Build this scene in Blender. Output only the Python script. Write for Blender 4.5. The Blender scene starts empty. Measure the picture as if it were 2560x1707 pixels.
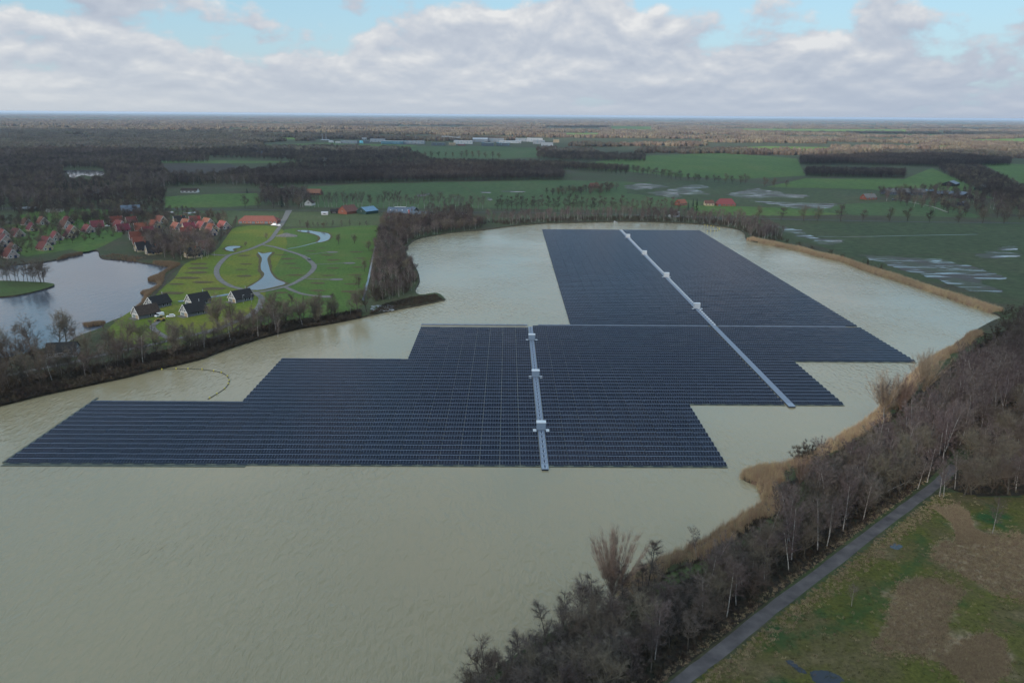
import bpy, math, random
import numpy as np
from mathutils import Vector, Matrix
from mathutils.geometry import delaunay_2d_cdt
R = math.radians
sc = bpy.context.scene
COL = sc.collection

# ---------------------------------------------------------------- camera (drone, 28 mm equivalent lens, 115 m above the water)
SW, SH, FOC = 2560.0, 1707.0, 2560.0 * 28.0 / 36.0
CAM_H, PITCH, ROLL = 115.0, math.atan((853.5 - 287.3) / (2560.0 * 28.0 / 36.0)), 0.00766
_F = Vector((0, math.cos(PITCH), -math.sin(PITCH)))
_R0 = Vector((1, 0, 0)); _U0 = Vector((0, math.sin(PITCH), math.cos(PITCH)))
_U = _U0 * math.cos(ROLL) - _R0 * math.sin(ROLL)
_R = _R0 * math.cos(ROLL) + _U0 * math.sin(ROLL)
CAM = Vector((0, 0, CAM_H))
cd = bpy.data.cameras.new('camera'); cam = bpy.data.objects.new('camera', cd); COL.objects.link(cam)
cd.sensor_width = 36.0; cd.lens = 28.0; cd.clip_start = 1.0; cd.clip_end = 200000.0
cam.matrix_world = Matrix(((_R.x, _U.x, -_F.x, CAM.x), (_R.y, _U.y, -_F.y, CAM.y), (_R.z, _U.z, -_F.z, CAM.z), (0, 0, 0, 1)))
sc.camera = cam

# ---------------------------------------------------------------- light and exposure
SUN_EL, SUN_AZ = R(19.0), R(215.0)            # azimuth clockwise from the view direction (+Y): behind and to the left
sun_dir = Vector((math.sin(SUN_AZ) * math.cos(SUN_EL), math.cos(SUN_AZ) * math.cos(SUN_EL), math.sin(SUN_EL)))
sl = bpy.data.lights.new('sun', 'SUN'); sl.energy = 4.0; sl.angle = R(0.53); sl.color = (1.0, 0.90, 0.77)
so = bpy.data.objects.new('sun', sl); COL.objects.link(so)
so.rotation_euler = (-sun_dir).to_track_quat('-Z', 'Y').to_euler(); so.location = sun_dir * 3000
sc.view_settings.view_transform = 'Standard'; sc.view_settings.look = 'None'
sc.view_settings.exposure = 0.55; sc.view_settings.gamma = 1.0; sc.view_settings.use_curve_mapping = False

def N(nt, typ, **kw):
    n = nt.nodes.new(typ)
    for k, v in kw.items():
        if k == 'inp':
            for a, b in v.items(): n.inputs[a].default_value = b
        else: setattr(n, k, v)
    return n
def ramp(nt, stops, interp='LINEAR'):
    n = nt.nodes.new('ShaderNodeValToRGB'); e = n.color_ramp.elements; n.color_ramp.interpolation = interp
    e[0].position, e[0].color = stops[0][0], (*stops[0][1], 1); e[1].position, e[1].color = stops[-1][0], (*stops[-1][1], 1)
    for p, c in stops[1:-1]:
        q = e.new(p); q.color = (*c, 1)
    return n
def mathn(nt, op, a, b=None, c=None, clamp=False):
    n = nt.nodes.new('ShaderNodeMath'); n.operation = op; n.use_clamp = clamp
    for i, v in enumerate((a, b, c)):
        if v is None: continue
        if isinstance(v, (int, float)): n.inputs[i].default_value = v
        else: nt.links.new(v, n.inputs[i])
    return n.outputs[0]
def mix(nt, fac, a, b, typ='MIX'):
    n = nt.nodes.new('ShaderNodeMix'); n.data_type = 'RGBA'; n.blend_type = typ
    for i, v in ((0, fac), (6, a), (7, b)):
        if isinstance(v, (int, float)): n.inputs[i].default_value = v
        elif isinstance(v, tuple): n.inputs[i].default_value = (*v, 1)
        else: nt.links.new(v, n.inputs[i])
    return n.outputs[2]

world = bpy.data.worlds.new('World'); sc.world = world; world.use_nodes = True
SKYO = (7.7, 2.2)                              # which stretch of the cloud field stands ahead
def build_world():
    nt = world.node_tree; nt.nodes.clear(); L = nt.links.new
    out = N(nt, 'ShaderNodeOutputWorld'); bg = N(nt, 'ShaderNodeBackground'); bg.inputs[1].default_value = 0.1; L(bg.outputs[0], out.inputs[0])
    sky = N(nt, 'ShaderNodeTexSky', sky_type='NISHITA', sun_disc=False)
    sky.sun_elevation = SUN_EL; sky.sun_rotation = SUN_AZ; sky.altitude = 100; sky.air_density = 1.0; sky.dust_density = 1.0; sky.ozone_density = 1.2
    tc = N(nt, 'ShaderNodeTexCoord'); sep = N(nt, 'ShaderNodeSeparateXYZ'); L(tc.outputs['Generated'], sep.inputs[0])
    z = mathn(nt, 'MAXIMUM', sep.outputs[2], 0.0)
    zq = mathn(nt, 'SQRT', mathn(nt, 'ADD', z, 0.004))
    def vec(dz, scale):
        c = N(nt, 'ShaderNodeCombineXYZ')
        L(mathn(nt, 'MULTIPLY_ADD', sep.outputs[0], 10.0, SKYO[0]), c.inputs[0]); L(mathn(nt, 'MULTIPLY_ADD', sep.outputs[1], 10.0, SKYO[1]), c.inputs[1])
        L(mathn(nt, 'MULTIPLY_ADD', zq, 10.5, dz), c.inputs[2])
        return c.outputs[0]
    def fbm(v, scale, detail, rough=0.55, dist=0.0):
        n = N(nt, 'ShaderNodeTexNoise', inp={'Scale': scale, 'Detail': detail, 'Roughness': rough, 'Distortion': dist}); L(v, n.inputs['Vector']); return n.outputs[0]
    va = vec(13.3, 1); vb = vec(13.3 + 0.22, 1)
    n1 = fbm(va, 1.0, 8, 0.52, 0.15); n2 = fbm(vb, 1.0, 4, 0.52, 0.15); big = fbm(va, 0.42, 2)
    # more gaps higher up, closed deck low down
    cov = mathn(nt, 'ADD', n1, mathn(nt, 'MULTIPLY', mathn(nt, 'SUBTRACT', big, 0.5), 0.45))
    thr = N(nt, 'ShaderNodeMapRange', inp={1: 0.03, 2: 0.13, 3: 0.29, 4: 0.462}); L(z, thr.inputs[0])
    cm = mathn(nt, 'DIVIDE', mathn(nt, 'SUBTRACT', cov, thr.outputs[0]), 0.10, clamp=True)
    cms = N(nt, 'ShaderNodeMapRange', interpolation_type='SMOOTHSTEP'); L(cm, cms.inputs[0])
    lit = mathn(nt, 'MULTIPLY_ADD', mathn(nt, 'SUBTRACT', n1, n2), 3.6, 0.52, clamp=True)
    lit = mathn(nt, 'MULTIPLY_ADD', mathn(nt, 'SUBTRACT', big, 0.5), 0.7, lit, clamp=True)
    cr = ramp(nt, [(0.0, (2.95, 3.35, 4.05)), (0.45, (3.7, 4.05, 4.6)), (0.8, (4.75, 4.92, 5.15)), (1.0, (5.7, 5.75, 5.75))]); L(lit, cr.inputs[0])
    blue = mix(nt, 0.62, sky.outputs[0], (2.35, 4.4, 5.8))
    c0 = mix(nt, cms.outputs[0], blue, cr.outputs[0])
    # pale murk along the horizon, a little whiter on the sun's side
    hz = N(nt, 'ShaderNodeMapRange', inp={1: -0.65, 2: 0.65, 3: 0.0, 4: 1.0}); L(sep.outputs[0], hz.inputs[0])
    hc = mix(nt, hz.outputs[0], (4.1, 4.4, 4.7), (2.75, 3.25, 4.1))
    hf = mathn(nt, 'EXPONENT', mathn(nt, 'MULTIPLY', z, -19.0))
    hf = mathn(nt, 'MULTIPLY', hf, 0.96)
    c1 = mix(nt, hf, c0, hc)
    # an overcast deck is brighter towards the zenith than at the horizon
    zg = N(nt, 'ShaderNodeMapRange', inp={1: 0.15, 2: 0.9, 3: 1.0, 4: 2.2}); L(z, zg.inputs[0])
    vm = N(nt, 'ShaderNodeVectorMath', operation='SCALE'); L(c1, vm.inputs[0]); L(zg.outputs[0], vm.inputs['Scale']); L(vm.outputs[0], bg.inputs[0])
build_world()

# ---------------------------------------------------------------- pixel -> place on the ground
LZ = 0.8                                        # the land lies 0.8 m above the lakes
def S(x, y, z=LZ):
    d = _F * FOC + _R * (x - SW / 2) - _U * (y - SH / 2)
    t = (z - CAM_H) / d.z
    return Vector((d.x * t, d.y * t, z))
DS = 2560.0 / 2352.0
def D(x, y, z=LZ): return S(x * DS, y * DS, z)
CROP = {1: (0, 250, 860/2352), 2: (850, 250, 860/2352), 3: (1700, 250, 860/2352), 4: (0, 600, 700/2352), 5: (500, 500, 700/2352),
        7: (1200, 780, 400/1493), 8: (1800, 1050, 760/1814), 9: (1050, 1250, 850/2352), 10: (2000, 700, 560/1597), 'A': (0, 530, 320/2352),
        'B': (270, 520, 320/2352), 'I': (680, 320, 440/2352), 'J': (1080, 320, 440/2352), 'R': (2120, 430, 440/2352), 'F': (800, 480, 440/2352),
        'K': (320, 680, 360/2352), 'H': (1640, 470, 440/2352), 'N': (1600, 780, 760/2352), 'M': (1300, 540, 600/2352)}
def C(k, x, y, z=LZ):
    a, b, s = CROP[k]; return S(a + x * s, b + y * s, z)
def ppm(p):                                     # photo pixels per metre at a place
    return FOC / (p - CAM).dot(_F)

# ---------------------------------------------------------------- materials
MATS = {}
def mat(name, col, rough=0.85, var=0.25, scale=0.5, spec=0.25, metallic=0.0, bump=0.0, col2=None, detail=6, rand=0.0, stretch=None, coord='Object', lo=0.35, hi=0.65):
    if name in MATS: return MATS[name]
    m = bpy.data.materials.new(name); m.use_nodes = True; nt = m.node_tree; L = nt.links.new
    b = nt.nodes['Principled BSDF']; b.inputs['Roughness'].default_value = rough; b.inputs['Specular IOR Level'].default_value = spec; b.inputs['Metallic'].default_value = metallic
    tc = N(nt, 'ShaderNodeTexCoord'); v = tc.outputs[coord]
    if stretch:
        mp = N(nt, 'ShaderNodeMapping'); mp.inputs['Scale'].default_value = stretch[:3]
        if len(stretch) > 3: mp.inputs['Rotation'].default_value = (0, 0, stretch[3])
        L(v, mp.inputs[0]); v = mp.outputs[0]
    n = N(nt, 'ShaderNodeTexNoise', inp={'Scale': scale, 'Detail': detail, 'Roughness': 0.6}); L(v, n.inputs['Vector'])
    c2 = col2 if col2 else tuple(min(1, c * (1 + var)) for c in col)
    c1 = col if col2 else tuple(c * (1 - var) for c in col)
    r = ramp(nt, [(lo, c1), (hi, c2)]); L(n.outputs[0], r.inputs[0]); c = r.outputs[0]
    if rand:
        oi = N(nt, 'ShaderNodeObjectInfo')
        hs = N(nt, 'ShaderNodeHueSaturation'); L(c, hs.inputs['Color'])
        L(mathn(nt, 'MULTIPLY_ADD', oi.outputs['Random'], 2 * rand, 1 - rand), hs.inputs['Value'])
        L(mathn(nt, 'MULTIPLY_ADD', oi.outputs['Random'], 0.05, 0.475), hs.inputs['Hue'])
        c = hs.outputs[0]
        ln = N(nt, 'ShaderNodeTexNoise', inp={'Scale': 0.009, 'Detail': 3}); L(oi.outputs['Location'], ln.inputs['Vector'])
        lf = N(nt, 'ShaderNodeMapRange', inp={1: 0.35, 2: 0.65, 3: 0.72, 4: 1.28}); L(ln.outputs[0], lf.inputs[0])
        h2 = N(nt, 'ShaderNodeHueSaturation'); L(c, h2.inputs['Color']); L(lf.outputs[0], h2.inputs['Value']); c = h2.outputs[0]
    L(c, b.inputs['Base Color'])
    if bump:
        bn = N(nt, 'ShaderNodeBump', inp={'Strength': 0.6, 'Distance': bump}); L(n.outputs[0], bn.inputs['Height']); L(bn.outputs[0], b.inputs['Normal'])
    MATS[name] = m; return m

def multi(name, stops, scale, rough=0.9, fine=None, stretch=None, bump=0.0, scale2=None, stops2=None, fac2=(0.45, 0.6), spec=0.15):
    """ground cover: large patches from one noise, finer flecks from a second, optional third tone in patches of its own"""
    if name in MATS: return MATS[name]
    m = bpy.data.materials.new(name); m.use_nodes = True; nt = m.node_tree; L = nt.links.new
    b = nt.nodes['Principled BSDF']; b.inputs['Roughness'].default_value = rough; b.inputs['Specular IOR Level'].default_value = spec
    tc = N(nt, 'ShaderNodeTexCoord'); v = tc.outputs['Object']
    if stretch:
        mp = N(nt, 'ShaderNodeMapping'); mp.inputs['Scale'].default_value = stretch[:3]
        if len(stretch) > 3: mp.inputs['Rotation'].default_value = (0, 0, stretch[3])
        L(v, mp.inputs[0]); v = mp.outputs[0]
    n = N(nt, 'ShaderNodeTexNoise', inp={'Scale': scale, 'Detail': 8, 'Roughness': 0.6}); L(v, n.inputs['Vector'])
    r = ramp(nt, stops); L(n.outputs[0], r.inputs[0]); c = r.outputs[0]
    if stops2:
        n2 = N(nt, 'ShaderNodeTexNoise', inp={'Scale': scale2, 'Detail': 7, 'Roughness': 0.62}); L(v, n2.inputs['Vector'])
        f = N(nt, 'ShaderNodeMapRange', inp={1: fac2[0], 2: fac2[1]}); L(n2.outputs[0], f.inputs[0])
        c = mix(nt, f.outputs[0], c, stops2)
    if fine:
        n3 = N(nt, 'ShaderNodeTexNoise', inp={'Scale': fine, 'Detail': 4, 'Roughness': 0.7}); L(tc.outputs['Object'], n3.inputs['Vector'])
        f3 = N(nt, 'ShaderNodeMapRange', inp={1: 0.3, 2: 0.7, 3: 0.6, 4: 1.4}); L(n3.outputs[0], f3.inputs[0])
        hs = N(nt, 'ShaderNodeHueSaturation'); L(c, hs.inputs['Color']); L(f3.outputs[0], hs.inputs['Value']); c = hs.outputs[0]
        if bump:
            bn = N(nt, 'ShaderNodeBump', inp={'Strength': 0.7, 'Distance': bump}); L(n3.outputs[0], bn.inputs['Height']); L(bn.outputs[0], b.inputs['Normal'])
    L(c, b.inputs['Base Color']); MATS[name] = m; return m

def water(name, deep, murk, wave=0.05, s1=0.5, s2=0.14, rough=0.06, rot=0.6, patch=0.004, spec=0.5):
    m = bpy.data.materials.new(name); m.use_nodes = True; nt = m.node_tree; L = nt.links.new
    b = nt.nodes['Principled BSDF']; b.inputs['Roughness'].default_value = rough; b.inputs['IOR'].default_value = 1.333; b.inputs['Specular IOR Level'].default_value = spec
    tc = N(nt, 'ShaderNodeTexCoord')
    n0 = N(nt, 'ShaderNodeTexNoise', inp={'Scale': patch, 'Detail': 4}); L(tc.outputs['Object'], n0.inputs['Vector'])
    r = ramp(nt, [(0.35, deep), (0.65, murk)]); L(n0.outputs[0], r.inputs[0]); L(r.outputs[0], b.inputs['Base Color'])
    mp = N(nt, 'ShaderNodeMapping'); mp.inputs['Rotation'].default_value = (0, 0, rot); mp.inputs['Scale'].default_value = (1.0, 0.42, 1); L(tc.outputs['Object'], mp.inputs[0])
    a = N(nt, 'ShaderNodeTexNoise', inp={'Scale': s1, 'Detail': 3, 'Roughness': 0.45, 'Distortion': 0.8}); L(mp.outputs[0], a.inputs['Vector'])
    c = N(nt, 'ShaderNodeTexNoise', inp={'Scale': s2, 'Detail': 2, 'Distortion': 0.5}); L(mp.outputs[0], c.inputs['Vector'])
    # wind ripples, stronger in gusts
    ri = mathn(nt, 'MULTIPLY', a.outputs[0], 2.2)
    gust = N(nt, 'ShaderNodeTexNoise', inp={'Scale': 0.011, 'Detail': 3}); L(tc.outputs['Object'], gust.inputs['Vector'])
    g = N(nt, 'ShaderNodeMapRange', inp={1: 0.35, 2: 0.65, 3: 0.25, 4: 1.45}); L(gust.outputs[0], g.inputs[0])
    h = mathn(nt, 'MULTIPLY', mathn(nt, 'ADD', mathn(nt, 'MULTIPLY', ri, 0.5), mathn(nt, 'MULTIPLY', c.outputs[0], 0.45)), g.outputs[0])
    bn = N(nt, 'ShaderNodeBump', inp={'Strength': 1.0, 'Distance': wave}); L(h, bn.inputs['Height']); L(bn.outputs[0], b.inputs['Normal'])
    MATS[name] = m; return m

# ---------------------------------------------------------------- mesh helpers
class MB:
    def __init__(s): s.v = []; s.f = []; s.m = []
    def face(s, idx, m=0): s.f.append(tuple(idx)); s.m.append(m)
    def quad(s, a, b, c, d, m=0):
        k = len(s.v); s.v += [tuple(a), tuple(b), tuple(c), tuple(d)]; s.face((k, k+1, k+2, k+3), m)
    def box(s, x0, x1, y0, y1, z0, z1, m=0, bottom=True):
        k = len(s.v); s.v += [(x0,y0,z0),(x1,y0,z0),(x1,y1,z0),(x0,y1,z0),(x0,y0,z1),(x1,y0,z1),(x1,y1,z1),(x0,y1,z1)]
        for q in ((4,5,6,7),(0,1,5,4),(1,2,6,5),(2,3,7,6),(3,0,4,7)) + (((3,2,1,0),) if bottom else ()): s.face([k+i for i in q], m)
    def tube(s, p0, p1, r0, r1, n=4, m=0, cap=False):
        p0 = Vector(p0); p1 = Vector(p1); d = (p1 - p0)
        if d.length < 1e-6: return
        d.normalize(); a = d.orthogonal().normalized(); b = d.cross(a); k = len(s.v)
        for p, r in ((p0, r0), (p1, r1)):
            for i in range(n):
                t = 2 * math.pi * i / n; s.v.append(tuple(p + a * (r * math.cos(t)) + b * (r * math.sin(t))))
        for i in range(n): s.face((k+i, k+(i+1) % n, k+n+(i+1) % n, k+n+i), m)
        if cap: s.face([k+n+i for i in range(n)], m); s.face([k+i for i in reversed(range(n))], m)
    def beam(s, p0, p1, w, h, m=0):           # rectangular bar between two points
        p0 = Vector(p0); p1 = Vector(p1); d = (p1 - p0).normalized(); up = Vector((0, 0, 1))
        if abs(d.z) > 0.95: up = Vector((1, 0, 0))
        a = d.cross(up).normalized() * (w / 2); b = a.cross(d).normalized() * (h / 2); k = len(s.v)
        for p in (p0, p1): s.v += [tuple(p - a - b), tuple(p + a - b), tuple(p + a + b), tuple(p - a + b)]
        for q in ((3,2,1,0),(4,5,6,7),(0,1,5,4),(1,2,6,5),(2,3,7,6),(3,0,4,7)): s.face([k+i for i in q], m)
    def tri(s, a, b, c, m=0):
        k = len(s.v); s.v += [tuple(a), tuple(b), tuple(c)]; s.face((k, k+1, k+2), m)
    def mesh(s, name, mats):
        me = bpy.data.meshes.new(name); me.from_pydata(s.v, [], s.f)
        for m in mats: me.materials.append(m)
        if len(mats) > 1: me.polygons.foreach_set('material_index', s.m)
        me.update(); return me
    def build(s, name, mats, parent=None, loc=None):
        mats = mats if isinstance(mats, (list, tuple)) else [mats]
        return link(name, s.mesh(name, mats), parent, loc)
def link(name, me, parent=None, loc=None, rz=None):
    o = bpy.data.objects.new(name, me); COL.objects.link(o)
    if parent is not None: o.parent = parent
    if loc is not None: o.location = loc
    if rz is not None: o.rotation_euler = (0, 0, rz)
    return o
def tag(o, label=None, cat=None, group=None, kind=None):
    if label: o['label'] = label
    if cat: o['category'] = cat
    if group: o['group'] = group
    if kind: o['kind'] = kind
    return o
def empty(name, loc, rz=0.0, scale=1.0):
    o = bpy.data.objects.new(name, None); COL.objects.link(o); o.location = loc; o.rotation_euler = (0, 0, rz); o.scale = (scale,) * 3 if not isinstance(scale, tuple) else scale
    o.empty_display_size = 0.5; return o
def copy_tree(o, parent=None):
    c = o.copy(); COL.objects.link(c); c.parent = parent
    for ch in o.children: copy_tree(ch, c)
    return c

def smooth(pts, n=4, closed=False):             # Catmull-Rom through the points
    P = [Vector(p) for p in pts]; out = []; m = len(P)
    rng = range(m if closed else m - 1)
    for i in rng:
        if closed: a, b, c, d = P[(i-1) % m], P[i], P[(i+1) % m], P[(i+2) % m]
        else: a, b, c, d = P[max(i-1, 0)], P[i], P[i+1], P[min(i+2, m-1)]
        for k in range(n):
            t = k / n
            out.append(0.5 * ((2*b) + (c-a)*t + (2*a-5*b+4*c-d)*t*t + (3*b-a-3*c+d)*t**3))
    if not closed: out.append(P[-1])
    return out
def inside(poly, x, y):
    r = False; j = len(poly) - 1
    for i in range(len(poly)):
        a, b = poly[i], poly[j]
        if (a[1] > y) != (b[1] > y) and x < (b[0]-a[0]) * (y-a[1]) / (b[1]-a[1]) + a[0]: r = not r
        j = i
    return r
def inside_np(poly, X, Y):
    r = np.zeros(X.shape, bool); j = len(poly) - 1
    for i in range(len(poly)):
        ax, ay, bx, by = poly[i][0], poly[i][1], poly[j][0], poly[j][1]
        if ay != by: r ^= ((ay > Y) != (by > Y)) & (X < (bx-ax) * (Y-ay) / (by-ay) + ax)
        j = i
    return r
def sheet(name, pts, z, material, kind='structure', label=None, cat=None, group=None):
    """a flat sheet over the outline (triangulated), at height z"""
    if z > LZ: z = LZ + (z - LZ) * 0.25
    P = [Vector((p[0], p[1])) for p in pts]
    v, e, f, _, _, _ = delaunay_2d_cdt(P, [], [list(range(len(P)))], 1, 1e-4)
    mb = MB(); o = Vector((sum(p.x for p in P) / len(P), sum(p.y for p in P) / len(P), z))
    mb.v = [(p.x - o.x, p.y - o.y, 0) for p in v]; mb.f = [tuple(q) for q in f]; mb.m = [0] * len(f)
    ob = mb.build(name, material, None, o); tag(ob, label, cat, group, kind); return ob
WR = random.Random(31)
def ribbon(name, pts, width, z, material, n=5, label=None):
    if z > LZ: z = LZ + (z - LZ) * 0.25
    P = smooth([(p[0], p[1], 0) for p in pts], n); mb = MB()
    o = P[0].copy()
    for i, p in enumerate(P):
        t = (P[min(i+1, len(P)-1)] - P[max(i-1, 0)]).normalized(); nn = Vector((-t.y, t.x, 0))
        w = (width if not callable(width) else width(i / (len(P)-1))) * WR.uniform(.93, 1.07)
        mb.v += [tuple(p + nn * w / 2 - o), tuple(p - nn * w / 2 - o)]
        if i: k = 2 * i; mb.face((k-2, k-1, k+1, k))
    ob = mb.build(name, material, None, (o.x, o.y, z)); tag(ob, label, kind='structure'); return ob
def rough(pts, amp, rng, n=3):
    P = [Vector((p[0], p[1], 0)) for p in pts]
    for _ in range(n):
        Q = []
        for i, p in enumerate(P):
            q = P[(i + 1) % len(P)]; d = q - p; Q += [p, (p + q) / 2 + Vector((-d.y, d.x, 0)).normalized() * rng.uniform(-1, 1) * min(amp, d.length * .28)]
        P = Q; amp *= .6
    return P
def rnd_in(poly, n, rng, mind=0.0, tries=30):
    """n random places in the outline, at least mind apart"""
    xs = [p[0] for p in poly]; ys = [p[1] for p in poly]; x0, x1, y0, y1 = min(xs), max(xs), min(ys), max(ys)
    out = []; grid = {}
    for _ in range(n * tries):
        if len(out) >= n: break
        x, y = rng.uniform(x0, x1), rng.uniform(y0, y1)
        if not inside(poly, x, y): continue
        if mind:
            gx, gy = int(x // mind), int(y // mind)
            if any((x-a)**2 + (y-b)**2 < mind*mind for i in (-1, 0, 1) for j in (-1, 0, 1) for a, b in grid.get((gx+i, gy+j), ())): continue
            grid.setdefault((gx, gy), []).append((x, y))
        out.append((x, y))
    return out
def along(pts, step, rng, jit=0.0):
    P = [Vector((p[0], p[1], 0)) for p in pts]; out = []; acc = 0.0
    for a, b in zip(P, P[1:]):
        l = (b - a).length; t = acc
        while t < l:
            q = a + (b - a) * (t / l); out.append((q.x + rng.uniform(-jit, jit), q.y + rng.uniform(-jit, jit))); t += step * rng.uniform(0.75, 1.25)
        acc = t - l
    return out

SCATTER_TREES = {}
def scatter(name, pts, protos, label, rng, smin=0.8, smax=1.2, z=LZ, kind='stuff', cat=None, flat=1.0):
    """one uncountable mass: geometry-node copies of a few small meshes over the given places"""
    me = bpy.data.meshes.new(name); n = len(pts)
    me.from_pydata([(p[0], p[1], p[2] if len(p) > 2 else z) for p in pts], [], [])
    for an, typ, vals in (('turn', 'FLOAT', [rng.uniform(0, 6.283) for _ in range(n)]), ('size', 'FLOAT', [rng.uniform(smin, smax) for _ in range(n)]), ('pick', 'INT', [rng.randrange(len(protos)) for _ in range(n)])):
        at = me.attributes.new(an, typ, 'POINT'); at.data.foreach_set('value', vals)
    ob = link(name, me); tag(ob, label, cat, None, kind)
    key = tuple(p.name for p in protos)
    if key not in SCATTER_TREES:
        g = bpy.data.node_groups.new('scatter_' + protos[0].name, 'GeometryNodeTree')
        g.interface.new_socket('Geometry', in_out='INPUT', socket_type='NodeSocketGeometry'); g.interface.new_socket('Geometry', in_out='OUTPUT', socket_type='NodeSocketGeometry')
        gi = g.nodes.new('NodeGroupInput'); go = g.nodes.new('NodeGroupOutput'); ip = g.nodes.new('GeometryNodeInstanceOnPoints'); jn = g.nodes.new('GeometryNodeJoinGeometry')
        for p in protos:
            oi = g.nodes.new('GeometryNodeObjectInfo'); oi.inputs['Object'].default_value = p; oi.inputs['As Instance'].default_value = True
            g.links.new(oi.outputs['Geometry'], jn.inputs[0])
        def attr(nm, t):
            a = g.nodes.new('GeometryNodeInputNamedAttribute'); a.data_type = t; a.inputs[0].default_value = nm; return a.outputs[0]
        g.links.new(gi.outputs[0], ip.inputs['Points']); g.links.new(jn.outputs[0], ip.inputs['Instance'])
        ip.inputs['Pick Instance'].default_value = True; g.links.new(attr('pick', 'INT'), ip.inputs['Instance Index'])
        cx = g.nodes.new('ShaderNodeCombineXYZ'); g.links.new(attr('turn', 'FLOAT'), cx.inputs[2]); g.links.new(cx.outputs[0], ip.inputs['Rotation'])
        g.links.new(attr('size', 'FLOAT'), ip.inputs['Scale']); g.links.new(ip.outputs[0], go.inputs[0])
        SCATTER_TREES[key] = g
    md = ob.modifiers.new('scatter', 'NODES'); md.node_group = SCATTER_TREES[key]
    return ob
def proto(name, me):                            # an object that is not in the scene; only scatter() draws it
    return bpy.data.objects.new(name, me)
# ---------------------------------------------------------------- the lakes and the land round them
def DL(pts, z=LZ): return [D(x, y, z) for x, y in pts]
def CL(k, pts, z=LZ): return [C(k, x, y, z) for x, y in pts]
LAKE = smooth(DL([(-420, 1040), (0, 932), (100, 907), (200, 886), (290, 867), (345, 852), (410, 838), (465, 824), (520, 803), (600, 777), (680, 757), (760, 744), (830, 730), (900, 714), (960, 703), (1010, 692), (1021, 688),
    (1003, 675), (965, 679), (952, 668), (962, 648), (957, 622), (944, 600), (931, 580), (935, 566), (955, 551), (995, 542), (1050, 534), (1110, 529), (1170, 521), (1250, 514), (1330, 512), (1420, 510), (1500, 511), (1580, 514),
    (1640, 519), (1692, 527), (1712, 538), (1717, 551), (1770, 563), (1830, 575), (1880, 589), (1930, 600), (1990, 622), (2050, 641), (2110, 661), (2170, 681), (2230, 702), (2280, 719), (2300, 730), (2278, 740), (2236, 764), (2205, 792),
    (2160, 815), (2125, 838), (2085, 880), (2040, 925), (2005, 962), (1960, 990), (1905, 1022), (1862, 1048), (1800, 1072), (1745, 1077), (1710, 1092), (1716, 1104), (1745, 1116), (1752, 1136), (1762, 1158), (1705, 1192), (1640, 1236),
    (1570, 1272), (1505, 1296), (1455, 1330), (1425, 1375), (1375, 1408), (1305, 1436), (1240, 1474), (1170, 1520), (1090, 1580), (1000, 1660), (850, 1850), (650, 2200), (-500, 2300), (-900, 1500)], 0.0), 3, closed=True)
LAKE2 = smooth(CL(4, [(-700, 330), (-200, 250), (0, 232), (170, 205), (330, 192), (440, 176), (560, 150), (660, 122), (700, 100), (760, 94), (828, 96), (848, 150), (920, 163), (1010, 168), (1130, 178), (1200, 196), (1290, 205), (1380, 225), (1440, 232),
    (1405, 256), (1330, 300), (1270, 322), (1250, 345), (1320, 362), (1330, 385), (1270, 425), (1185, 446), (1225, 470), (1195, 530), (1120, 600), (1040, 650), (960, 680), (885, 715), (860, 745), (700, 800), (560, 872), (420, 905), (250, 950), (0, 1005), (-500, 1050), (-900, 700)], 0.0), 3, closed=True)
ISLAND = smooth(CL(4, [(-500, 350), (0, 350), (120, 352), (260, 360), (380, 365), (455, 378), (440, 395), (330, 430), (200, 460), (60, 480), (-200, 490), (-500, 470)], 0.0), 3, closed=True)

m_ground = multi('ground_cover', [(0.30, (0.030, 0.027, 0.019)), (0.42, (0.050, 0.046, 0.026)), (0.55, (0.042, 0.055, 0.022)), (0.70, (0.062, 0.055, 0.033))], 0.012, fine=0.35, bump=0.15)
m_bank = mat('bank_soil', (0.045, 0.036, 0.024), 0.95, 0.5, 0.4)
def build_ground():
    out = [(-60000, -1500), (60000, -1500), (60000, 70000), (-60000, 70000)]
    mid = [(-3000, -600), (3000, -600), (3000, 4000), (-3000, 4000)]
    V = [Vector(p) for p in out]; E = [(0, 1), (1, 2), (2, 3), (3, 0)]; k = len(V)
    V += [Vector(p) for p in mid]; E += [(k, k+1), (k+1, k+2), (k+2, k+3), (k+3, k)]
    for loop in (LAKE, LAKE2):
        k = len(V); n = len(loop); V += [Vector((p.x, p.y)) for p in loop]; E += [(k+i, k+(i+1) % n) for i in range(n)]
    v, e, f, _, _, _ = delaunay_2d_cdt(V, E, [], 0, 1e-3)
    mb = MB(); mb.v = [(p.x, p.y, 0) for p in v]
    for q in f:
        cx = sum(v[i].x for i in q) / len(q); cy = sum(v[i].y for i in q) / len(q)
        if inside(LAKE, cx, cy) or inside(LAKE2, cx, cy): continue
        mb.face(q)
    for loop in (LAKE, LAKE2):                   # banks down under the water
        n = len(loop); c = sum(loop, Vector()) / n; k = len(mb.v)
        for i, p in enumerate(loop):
            t = (loop[(i+1) % n] - loop[i-1]).normalized(); nn = Vector((-t.y, t.x, 0))
            if not inside(loop, p.x + nn.x * 0.3, p.y + nn.y * 0.3): nn = -nn
            mb.v += [(p.x, p.y, 0), (p.x + nn.x * 1.6, p.y + nn.y * 1.6, -1.7)]
        for i in range(n):
            a, b = k + 2*i, k + 2*((i+1) % n); mb.face((a, a+1, b+1, b), 1)
    o = mb.build('ground', [m_ground, m_bank], None, (0, 0, LZ)); tag(o, 'flat land of rough grass and leaf litter reaching the horizon', kind='structure')
build_ground()
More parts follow.
